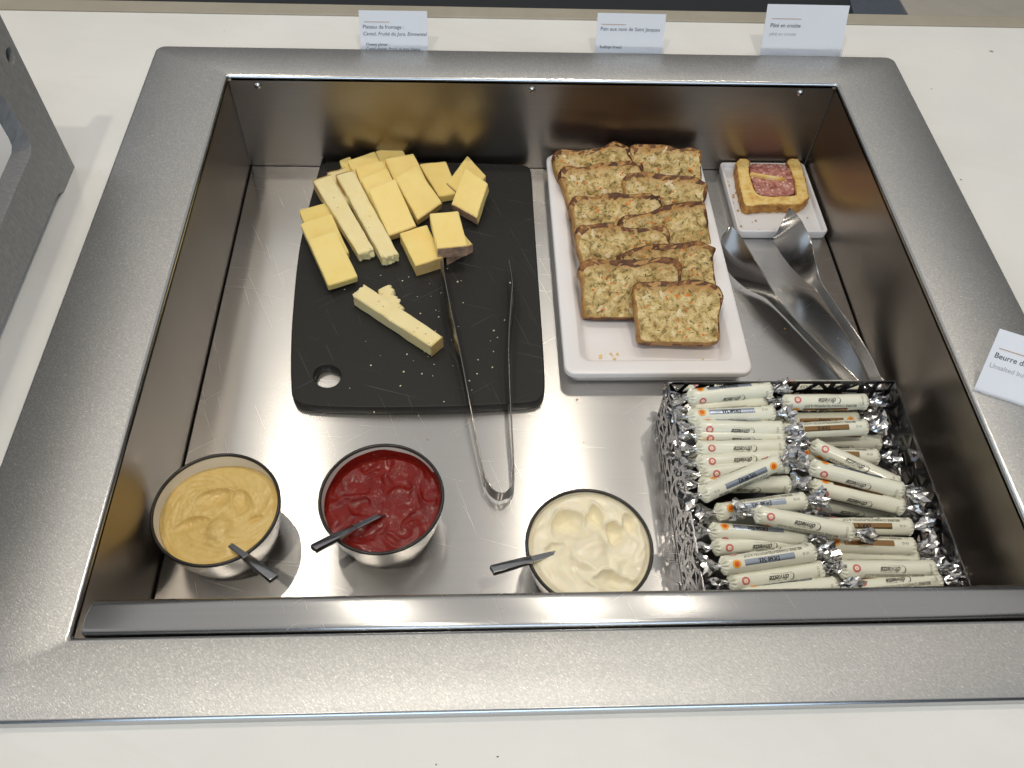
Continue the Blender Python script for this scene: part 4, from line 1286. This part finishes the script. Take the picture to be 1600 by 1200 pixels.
def spoon(inner, outer, label, bowl_len, depth, roll, coated=None):
    a, b = Vector(inner), Vector(outer)
    d = (b - a)
    ln = d.length
    root = thing('spoon', label, 'spoon', b, group='small steel spoons in the sauces')
    x = -d.normalized()
    side = Vector((0, 0, 1)).cross(x).normalized()
    up = x.cross(side)
    if roll:
        rm_ = Matrix.Rotation(roll, 3, x)
        side, up = rm_ @ side, rm_ @ up
    root.rotation_euler = Matrix((x, side, up)).transposed().to_euler()
    hl = ln * 0.62
    b2 = bmesh.new()
    sec = lambda w_, t_, xx, zz: [(xx, -w_ / 2, zz - t_ / 2), (xx, w_ / 2, zz - t_ / 2), (xx, w_ / 2, zz + t_ / 2), (xx, -w_ / 2, zz + t_ / 2)]
    loops(b2, [sec(0.0068, 0.0032, 0.0, 0), sec(0.0078, 0.0040, 0.0006, 0), sec(0.0074, 0.0036, hl * 0.5, 0), sec(0.0062, 0.0030, hl, 0)])
    bevel_all(b2, 0.0004, 2)
    ho_ = obj('handle', b2, M['dark_steel'], root)
    smooth_by_angle(ho_, 40)
    b2 = bmesh.new()
    box(b2, (hl + 0.0003, 0, 0), (0.0006, 0.0066, 0.0034))
    obj('joint_band', b2, M['screw'], root)
    b2 = bmesh.new()
    box(b2, (0.008, 0, 0.0020), (0.0030, 0.0006, 0.0003), Matrix.Rotation(R(30), 3, 'Z'))
    obj('stamped_mark', b2, M['screw'], root)
    b2 = bmesh.new()
    loops(b2, [sec(0.0058, 0.0026, hl + 0.0006, 0), sec(0.0046, 0.0020, ln, -0.0002), sec(0.0040, 0.0018, ln + 0.012, -0.0050)])
    bevel_all(b2, 0.0004, 1)
    no_ = obj('neck', b2, M['dark_steel'] if coated is None else M['dark_steel'], root)
    b2 = bmesh.new()
    rows2 = []
    for j in range(9):
        u = j / 8
        wv = 0.0105 * math.sin(math.pi * (0.10 + 0.86 * u)) ** 0.7
        rows2.append([(ln + 0.010 + bowl_len * u, wv * (k / 3 - 1), -0.006 - depth * math.sin(math.pi * (0.1 + 0.8 * u)) * (1 - (k / 3 - 1) ** 2) - 0.002) for k in range(7)])
    vs_ = [[b2.verts.new(p) for p in r_] for r_ in rows2]
    for p_, q_ in zip(vs_, vs_[1:]):
        for k in range(6):
            b2.faces.new((p_[k], p_[k + 1], q_[k + 1], q_[k]))
    bmesh.ops.solidify(b2, geom=b2.faces[:], thickness=0.0008)
    obj('spoon_bowl', b2, M['tong'], root, True)
    return root
SP = [((0.0679, 0.0956, 0.0470), (0.1082, 0.0618, 0.0600)), ((0.1790, 0.1223, 0.0410), (0.1337, 0.0853, 0.0600)), ((0.3178, 0.0854, 0.0470), (0.2676, 0.0662, 0.0590))]
spoon(SP[0][0], SP[0][1], 'small spoon with a dark steel handle standing in the mustard', 0.026, 0.004, 0.3)
spoon(SP[1][0], SP[1][1], 'small spoon with a dark steel handle standing in the ketchup', 0.026, 0.004, -0.35)
spoon(SP[2][0], SP[2][1], 'small spoon with a dark steel handle standing in the mayonnaise', 0.026, 0.004, -0.3)

# ------------------------------------------------------------------ butter basket
KX0, KX1, KY0, KY1, KH = 0.4265, 0.6310, 0.0430, 0.2410, 0.0576
basket = thing('wire_basket', 'rectangular cut-out steel basket full of wrapped butter rolls', 'basket', (0, 0, 0))
def web(length, height, seed, nu, nv):
    rng = random.Random(seed)
    b2 = bmesh.new()
    P = {}
    for i in range(nu + 1):
        for j in range(nv + 1):
            x, y = length * i / nu, height * j / nv
            if 0 < i < nu:
                x += rng.uniform(-0.33, 0.33) * length / nu
            if 0 < j < nv:
                y += rng.uniform(-0.30, 0.30) * height / nv
            P[i, j] = Vector((x, y, 0))
    wd = 0.0020
    for i in range(nu):
        for j in range(nv):
            q = [P[i, j], P[i + 1, j], P[i + 1, j + 1], P[i, j + 1]]
            tri = [[q[0], q[1], q[2]], [q[0], q[2], q[3]]] if rng.random() < 0.5 else [[q[0], q[1], q[3]], [q[1], q[2], q[3]]]
            if rng.random() < 0.30:
                tri = [q]
            for t_ in tri:
                c = sum(t_, Vector()) / len(t_)
                per = sum((t_[k] - t_[k - 1]).length for k in range(len(t_)))
                ar = 0
                for k in range(len(t_)):
                    ar += t_[k - 1].x * t_[k].y - t_[k - 1].y * t_[k].x
                inr = abs(ar) / per
                kf = max(0.0, 1 - wd / max(inr, 1e-5))
                o4 = [b2.verts.new(p) for p in t_]
                i4 = [b2.verts.new(c + (p - c) * kf) for p in t_]
                for k in range(len(t_)):
                    b2.faces.new((o4[k - 1], o4[k], i4[k], i4[k - 1]))
    bmesh.ops.remove_doubles(b2, verts=b2.verts[:], dist=1e-5)
    # plain strips along the foot and the rim
    for y0, y1 in ((-0.0015, 0.0), (height, height + 0.0016)):
        vs5 = [b2.verts.new(p) for p in ((0, y0, 0), (length, y0, 0), (length, y1, 0), (0, y1, 0))]
        b2.faces.new(vs5)
    bmesh.ops.recalc_face_normals(b2, faces=b2.faces[:])
    bmesh.ops.solidify(b2, geom=b2.faces[:], thickness=0.0009)
    return b2
hw = KH - 0.0045
for seed, lngt, mtx in (
        (1, KX1 - KX0, Matrix(((1, 0, 0, KX0), (0, 0, -1, KY1), (0, 1, 0, 0.003), (0, 0, 0, 1)))),
        (2, KX1 - KX0, Matrix(((1, 0, 0, KX0), (0, 0, -1, KY0), (0, 1, 0, 0.003), (0, 0, 0, 1)))),
        (3, KY1 - KY0, Matrix(((0, 0, 1, KX0), (1, 0, 0, KY0), (0, 1, 0, 0.003), (0, 0, 0, 1)))),
        (4, KY1 - KY0, Matrix(((0, 0, 1, KX1), (1, 0, 0, KY0), (0, 1, 0, 0.003), (0, 0, 0, 1))))):
    so = obj('side_wall', web(lngt, hw, seed, 14, 4), M['basket'], basket)
    so.matrix_local = mtx
b_ = bmesh.new()
box(b_, ((KX0 + KX1) / 2, (KY0 + KY1) / 2, 0.0022), (KX1 - KX0 - 0.002, KY1 - KY0 - 0.002, 0.0012))
obj('base_sheet', b_, M['basket'], basket)

# ------------------------------------------------------------------ butter rolls
RR, RL = 0.0074, 0.0705
def wrap(v, tx, ty, th, r):
    """flat print -> round the roll; print reads upside down from the front of the counter"""
    out = []
    for x, y in v:
        a = th + (y + ty) / r
        out.append((RL - (x + tx), -r * math.sin(a), r * math.cos(a)))
    return out
def mesh_of(parts):
    V, F, MI, mats = [], [], [], []
    for v, f, m in parts:
        o_ = len(V)
        V += v
        F += [tuple(i + o_ for i in q) for q in f]
        if m not in mats:
            mats.append(m)
        MI += [mats.index(m)] * len(f)
    me_ = bpy.data.meshes.new('print')
    me_.from_pydata(V, [], F)
    for m in mats:
        me_.materials.append(m)
    for p, k in zip(me_.polygons, MI):
        p.material_index = k
    return me_
def rect_grid(w_, h_, nx, ny):
    v = [(w_ * i / nx, h_ * j / ny) for j in range(ny + 1) for i in range(nx + 1)]
    f = [(j * (nx + 1) + i, j * (nx + 1) + i + 1, (j + 1) * (nx + 1) + i + 1, (j + 1) * (nx + 1) + i) for j in range(ny) for i in range(nx)]
    return v, f
def annulus(r0, r1, n=20, wob=0.0):
    v, f = [], []
    st_ = 3
    for i in range(n):
        a = 2 * math.pi * i / n
        k = 1 + wob * (i % 2)
        for q in range(st_ + 1):
            r = r0 + (r1 * k - r0) * q / st_
            v.append((r * math.cos(a), r * math.sin(a)))
    for i in range(n):
        j = (i + 1) % n
        for q in range(st_):
            f.append(((st_ + 1) * i + q, (st_ + 1) * i + q + 1, (st_ + 1) * j + q + 1, (st_ + 1) * j + q))
    return v, f
def seal(kind):
    def build(th, x):
        ps = []
        ks = 1.22
        def add(g, r, m):
            ps.append((wrap([(p[0] * ks, p[1] * ks) for p in g[0]], x, 0, th, r), g[1], m))
        if kind == 'gold':
            add(annulus(0.00250, 0.00270, 24), RR + 0.00012, M['orange'])
            add(annulus(0.0014, 0.00250, 24), RR + 0.00012, M['gold'])
            add(annulus(0.00001, 0.00175, 24, -0.16), RR + 0.00020, M['orange'])
            v, f = text_geo('A.O.P.', 0.0017)
            add(([(p[0] - 0.00085, p[1] - 0.0002) for p in v], f), RR + 0.00030, M['gold'])
        else:
            add(annulus(0.0013, 0.0026, 24), RR + 0.00014, M['red'])
            add(annulus(0.00001, 0.00135, 20), RR + 0.00020, M['white_print'])
            add(annulus(0.00001, 0.00075, 10, -0.3), RR + 0.00034, M['gold'])
            for k in range(14):
                a = 2 * math.pi * (k + 0.5) / 14
                sv, sf = stroke([(0.00170 * math.cos(a), 0.00170 * math.sin(a)), (0.00225 * math.cos(a + 0.05), 0.00225 * math.sin(a + 0.05))], 0.00026)
                add((sv, sf), RR + 0.00030, M['white_print'])
        return mesh_of(ps)
    return build
def band(kind, th):
    ps = []
    w_, h_ = 0.0400, 0.0048
    v, f = rect_grid(w_, h_, 2, 10)
    x0 = RL * 0.235
    ps.append((wrap(v, x0, -h_ / 2, th, RR + 0.00008), f, M['band_blue'] if kind == 's' else M['band_bronze']))
    v, f, lw = serif_word('DEMI-SEL' if kind == 's' else 'DOUX', 0.0036)
    ps.append((wrap(v, x0 + w_ / 2 - lw / 2 + (0.001 if kind == 's' else 0.003), -0.0015, th, RR + 0.00024), f, M['ink']))
    return mesh_of(ps)
def prints(kind):
    ps = []
    for rep in (0, math.pi):
        v, f = text_geo('BEURRE CHARENTES-POITOU A.O.P.', 0.047, bold=0.014)
        v = [(p[0], p[1] * 1.2) for p in v]
        ps.append((wrap(v, RL * 0.135, -0.0008, rep - R(42), RR + 0.00012), f, M['ink_brown']))
        # script name with its swash capital and two flourishes
        thc = rep - R(84)
        v, f = text_geo('onviette', 0.0158, shear=0.45, bold=0.020)
        v = [(p[0], p[1] * 1.35) for p in v]
        ps.append((wrap(v, RL * 0.40, -0.0011, thc, RR + 0.00012), f, M['ink']))
        v, f = text_geo('la', 0.0020, shear=0.38)
        ps.append((wrap(v, RL * 0.425, 0.0017, thc, RR + 0.00012), f, M['ink']))
        cw = [(0.0028, 0.0030), (0.0024, 0.0036), (0.0015, 0.0036), (0.0006, 0.0028), (0.0000, 0.0014), (-0.0001, 0.0), (0.0004, -0.0012), (0.0013, -0.0016), (0.0024, -0.0011), (0.0030, -0.0004)]
        v, f = stroke(cw, lambda t_: 0.0002 + 0.0006 * math.sin(math.pi * min(1, t_ * 1.25)) ** 2)
        ps.append((wrap(v, RL * 0.345, 0.0, thc, RR + 0.00012), f, M['ink']))
        v, f = stroke([(0.0, 0.0022 - 0.0), (0.004, 0.0030), (0.009, 0.0031), (0.015, 0.0024)], 0.00008, 0.00022)
        ps.append((wrap(v, RL * 0.42, 0.0, thc, RR + 0.00012), f, M['ink_brown']))
        v, f = stroke([(0.0, -0.0024), (0.004, -0.0020), (0.010, -0.0022), (0.017, -0.0031)], 0.00022, 0.00008)
        ps.append((wrap(v, RL * 0.36, 0.0, thc, RR + 0.00012), f, M['ink_brown']))
        v, f = text_geo('15 G', 0.0048)
        ps.append((wrap(v, RL * 0.075, -0.0005, rep - R(4), RR + 0.00012), f, M['ink_brown']))
        v, f = annulus(0.00175, 0.0019, 20)
        ps.append((wrap([(p[0] * 1.25, p[1] * 0.75) for p in v], RL * 0.075 + 0.0006, 0, rep - R(50), RR + 0.00012), f, M['ink_brown']))
        for k, s_ in enumerate(('FR', 'CE')):
            v, f = text_geo(s_, 0.0010)
            ps.append((wrap(v, RL * 0.075 + 0.0001, 0.0002 - 0.0008 * k, rep - R(50), RR + 0.00012), f, M['ink_brown']))
        v, f = text_geo('24/11/21', 0.0085)
        ps.append((wrap([(p[1], -p[0]) for p in v], RL * 0.045, 0.004, rep - R(75), RR + 0.00013), f, M['ink_brown']))
    return mesh_of(ps)
def body_mesh(seed):
    b2 = bmesh.new()
    n = 28
    prof = [(-0.0038, 0.0028), (-0.0024, 0.0046), (-0.0010, 0.0064), (0.0004, 0.0072), (0.0020, RR), *[(RL * k / 14, RR) for k in range(1, 14)], (RL - 0.0020, RR), (RL - 0.0004, 0.0072), (RL + 0.0010, 0.0064), (RL + 0.0024, 0.0046), (RL + 0.0038, 0.0028)]
    ls_ = []
    for x, r in prof:
        l = []
        for i in range(n):
            a = 2 * math.pi * i / n
            rr = r
            if x < 0.0005 or x > RL - 0.0005:
                rr *= 1 + 0.16 * math.cos(i * math.pi) * (1 if r < 0.0066 else 0.25)
            rr -= 0.00022 * max(0, noise.noise(Vector((x * 55 + seed * 9, math.sin(a) * 1.6, math.cos(a) * 1.6))) - 0.05) * 4 * (0.0072 < r)
            l.append((x, rr * math.sin(a), rr * math.cos(a)))
        ls_.append(l)
    loops(b2, ls_)
    bmesh.ops.recalc_face_normals(b2, faces=b2.faces[:])
    me_ = bpy.data.meshes.new('wrapper')
    b2.to_mesh(me_)
    b2.free()
    me_.materials.append(M['paper'])
    for p in me_.polygons:
        c = p.center
        p.use_smooth = 0.0015 < c.x < RL - 0.0015
    # overlap seam of the paper along the roll
    return me_
def foil_mesh(seed, sgn):
    rng = random.Random(seed)
    b2 = bmesh.new()
    n = 17
    ls_ = []
    fl = [(0.0030, 0.0030), (0.0055, 0.0024), (0.0080, 0.0034), (0.0110, 0.0052), (0.0140, 0.0068), (0.0170, 0.0080), (0.0195, 0.0086)]
    sq = rng.uniform(0.45, 0.8)
    ph = rng.uniform(0, 3)
    bend = rng.uniform(-0.0025, 0.0025)
    folds = rng.choice([4, 5, 6])
    for j, (x, r) in enumerate(fl):
        l = []
        t_ = j / (len(fl) - 1)
        for i in range(n):
            a = 2 * math.pi * i / n + t_ * 0.9
            k = 1 + 0.30 * t_ * math.cos(folds * a + ph) + rng.uniform(-0.22, 0.22) * (0.3 + t_)
            rr = r * k
            xx = x + rng.uniform(-0.0016, 0.0016) * t_ * 1.4
            yy, zz = rr * math.sin(a), rr * math.cos(a) * (1 - (1 - sq) * t_)
            xr = RL + xx if sgn > 0 else -xx
            l.append((xr, yy + bend * t_ * t_ * 2, zz + rng.uniform(-0.001, 0.001) * t_))
        ls_.append(l)
    loops(b2, ls_, True, False)
    b2.normal_update()
    bmesh.ops.triangulate(b2, faces=b2.faces[:])
    for v in b2.verts:
        v.co += Vector((rng.uniform(-1, 1), rng.uniform(-1, 1), rng.uniform(-1, 1))) * 0.0005
    bmesh.ops.recalc_face_normals(b2, faces=b2.faces[:])
    me_ = bpy.data.meshes.new('foil_twist')
    b2.to_mesh(me_)
    b2.free()
    me_.materials.append(M['foil'])
    return me_
BODY = [body_mesh(k) for k in range(5)]
FOIL = [(foil_mesh(10 + k, -1), foil_mesh(60 + k, 1)) for k in range(6)]
BANDS = {k: (band(k, 0.0), band(k, math.pi)) for k in 'sd'}
PRINT = prints('s')
SEALS = [(seal('gold')(rep, RL * 0.895), seal('red')(rep - R(84), RL * 0.885)) for rep in (0.0, math.pi)]
for nm, ms in (('name_band', [m for k in BANDS.values() for m in k]), ('gold_seal', [s[0] for s in SEALS]), ('red_seal', [s[1] for s in SEALS]), ('lettering', [PRINT])):
    for m in ms:
        m.name = nm
RL_LAB = [
 'butter roll highest at the back of the left column, script name facing up', 'butter roll tucked just in front of the rearmost left roll, only a strip showing',
 'butter roll third from the back on the left, silver band turned backwards', 'butter roll fourth from the back on the left, partly over the roll before it',
 'butter roll squeezed low beneath the fourth left roll', 'butter roll at the middle of the left column with its band facing the front',
 'thin strip of a butter roll showing behind the diagonal roll', 'butter roll under the upper end of the diagonal left roll',
 'salted butter roll lying diagonally on top of the left column, printing the right way up', 'butter roll half hidden below the lower end of the diagonal left roll',
 'salted butter roll just in front of the diagonal roll, its silver band towards the back', 'salted butter roll lying on top across the middle, bridging both columns',
 'butter roll low under the left end of the bridging roll', 'butter roll showing only its script name behind the front silver-band roll',
 'salted butter roll near the front left with its blue silver band facing straight up', 'butter roll second from the front ledge in the left column',
 'butter roll at the very front left, mostly hidden by the ledge',
 'unsalted butter roll highest at the back of the right column above a bronze band', 'low unsalted butter roll in the right column, its bronze band the right way up',
 'unsalted butter roll third from the back on the right with a shining bronze band', 'low unsalted butter roll behind the slanting rolls on the right',
 'butter roll slanting steeply under the top slanting roll on the right', 'salted butter roll on top, slanting across the right column with its name facing up',
 'slanting unsalted butter roll just in front of the top slanting one', 'unsalted butter roll whose left end lies under the bridging roll foil',
 'unsalted butter roll third from the front on the right, bronze band at its top', 'thin strip of a butter roll between two front right rolls',
 'unsalted butter roll second from the front on the right, bronze band facing the front', 'unsalted butter roll at the very front right against the ledge',
 'butter roll deep in the back left corner under the rearmost roll', 'butter roll deep in the back right corner behind the others',
 'butter roll at the bottom of the gap behind the slanting rolls', 'butter roll in shadow in the gap before the slanting rolls',
 'butter roll deep in the middle of the left column', 'butter roll deep under the left end of the bridging roll', 'butter roll deep near the front right']
for i_r, (a, b, ph, kind, rev) in enumerate([((0.4443, 0.2286, 0.0520), (0.5180, 0.2365, 0.0520), 62, 's', 0), ((0.4477, 0.2212, 0.0440), (0.5198, 0.2289, 0.0440), 75, 's', 0), ((0.4411, 0.2090, 0.0500), (0.5168, 0.2125, 0.0500), 32, 's', 0), ((0.4509, 0.1990, 0.0490), (0.5158, 0.1966, 0.0490), 85, 's', 0), ((0.4518, 0.1925, 0.0450), (0.5156, 0.1900, 0.0450), 85, 's', 0), ((0.4461, 0.1772, 0.0490), (0.5161, 0.1778, 0.0490), 105, 's', 0), ((0.4466, 0.1646, 0.0470), (0.5127, 0.1695, 0.0470), 110, 's', 0), ((0.4491, 0.1553, 0.0460), (0.5140, 0.1620, 0.0460), 95, 's', 0), ((0.4368, 0.1273, 0.0610), (0.5046, 0.1569, 0.0610), 0, 's', 1), ((0.4445, 0.1467, 0.0430), (0.5151, 0.1459, 0.0430), 65, 's', 0), ((0.4518, 0.1170, 0.0510), (0.5203, 0.1259, 0.0510), 25, 's', 0), ((0.4817, 0.1081, 0.0620), (0.5436, 0.0934, 0.0620), 100, 's', 0), ((0.4469, 0.1016, 0.0470), (0.5128, 0.0956, 0.0470), 50, 's', 0), ((0.4490, 0.0907, 0.0430), (0.5137, 0.0942, 0.0430), 95, 's', 0), ((0.4444, 0.0688, 0.0560), (0.5160, 0.0788, 0.0560), 12, 's', 0), ((0.4490, 0.0587, 0.0480), (0.5241, 0.0679, 0.0480), 105, 's', 0), ((0.4603, 0.0480, 0.0460), (0.5290, 0.0551, 0.0460), 95, 's', 0), ((0.5315, 0.2268, 0.0460), (0.6030, 0.2270, 0.0460), 115, 'd', 0), ((0.5315, 0.2183, 0.0300), (0.5951, 0.2192, 0.0300), 5, 'd', 1), ((0.5264, 0.1990, 0.0420), (0.5975, 0.2025, 0.0420), 12, 'd', 0), ((0.5347, 0.1822, 0.0300), (0.6053, 0.1795, 0.0300), 20, 'd', 0), ((0.5534, 0.1817, 0.0400), (0.6053, 0.1496, 0.0400), 110, 'd', 0), ((0.5390, 0.1581, 0.0490), (0.6057, 0.1360, 0.0490), 70, 's', 0), ((0.5377, 0.1443, 0.0410), (0.6072, 0.1249, 0.0410), 70, 'd', 0), ((0.5398, 0.1088, 0.0400), (0.6054, 0.1073, 0.0400), 12, 'd', 0), ((0.5352, 0.0916, 0.0420), (0.6014, 0.0889, 0.0420), 28, 'd', 0), ((0.5377, 0.0842, 0.0340), (0.6065, 0.0826, 0.0340), 55, 'd', 0), ((0.5407, 0.0681, 0.0470), (0.6107, 0.0669, 0.0470), 115, 'd', 0), ((0.5446, 0.0529, 0.0430), (0.6135, 0.0591, 0.0430), 150, 'd', 0), ((0.4471, 0.2506, 0.0300), (0.5233, 0.2538, 0.0300), 150, 's', 0), ((0.5354, 0.2544, 0.0300), (0.6137, 0.2540, 0.0300), 150, 'd', 0), ((0.5452, 0.2034, 0.0180), (0.6211, 0.2014, 0.0180), 60, 'd', 0), ((0.5395, 0.1417, 0.0200), (0.6090, 0.1311, 0.0200), 60, 'd', 0), ((0.4436, 0.1817, 0.0280), (0.5145, 0.1829, 0.0280), 60, 's', 0), ((0.4503, 0.1191, 0.0300), (0.5191, 0.1199, 0.0300), 60, 's', 0), ((0.5345, 0.0692, 0.0260), (0.6082, 0.0707, 0.0260), 60, 'd', 0)]):
    a, b = Vector(a), Vector(b)
    if rev:
        a, b = b, a
    x = (b - a).normalized()
    mid = (a + b) / 2
    org = mid - x * RL / 2
    y = Vector((0, 0, 1)).cross(x).normalized()
    z = x.cross(y)
    root = thing('butter_roll', RL_LAB[i_r], 'butter roll', org, group='wrapped butter rolls piled in the basket')
    turn = R(ph - 35) if not rev else R(ph + 35)
    m3 = Matrix((x, y, z)).transposed() @ Matrix.Rotation(-turn, 3, 'X')
    root.rotation_euler = m3.to_euler()
    shared('wrapper', BODY[i_r % 5], root)
    f0 = FOIL[i_r % 6][0]
    f1 = FOIL[(i_r * 5 + 2) % 6][1]
    shared('foil_twist', f0, root)
    shared('foil_twist', f1, root)
    shared('lettering', PRINT, root, 'stuff')
    for k in (0, 1):
        shared('name_band', BANDS[kind][k], root)
        shared('gold_seal', SEALS[k][0], root)
        shared('red_seal', SEALS[k][1], root)
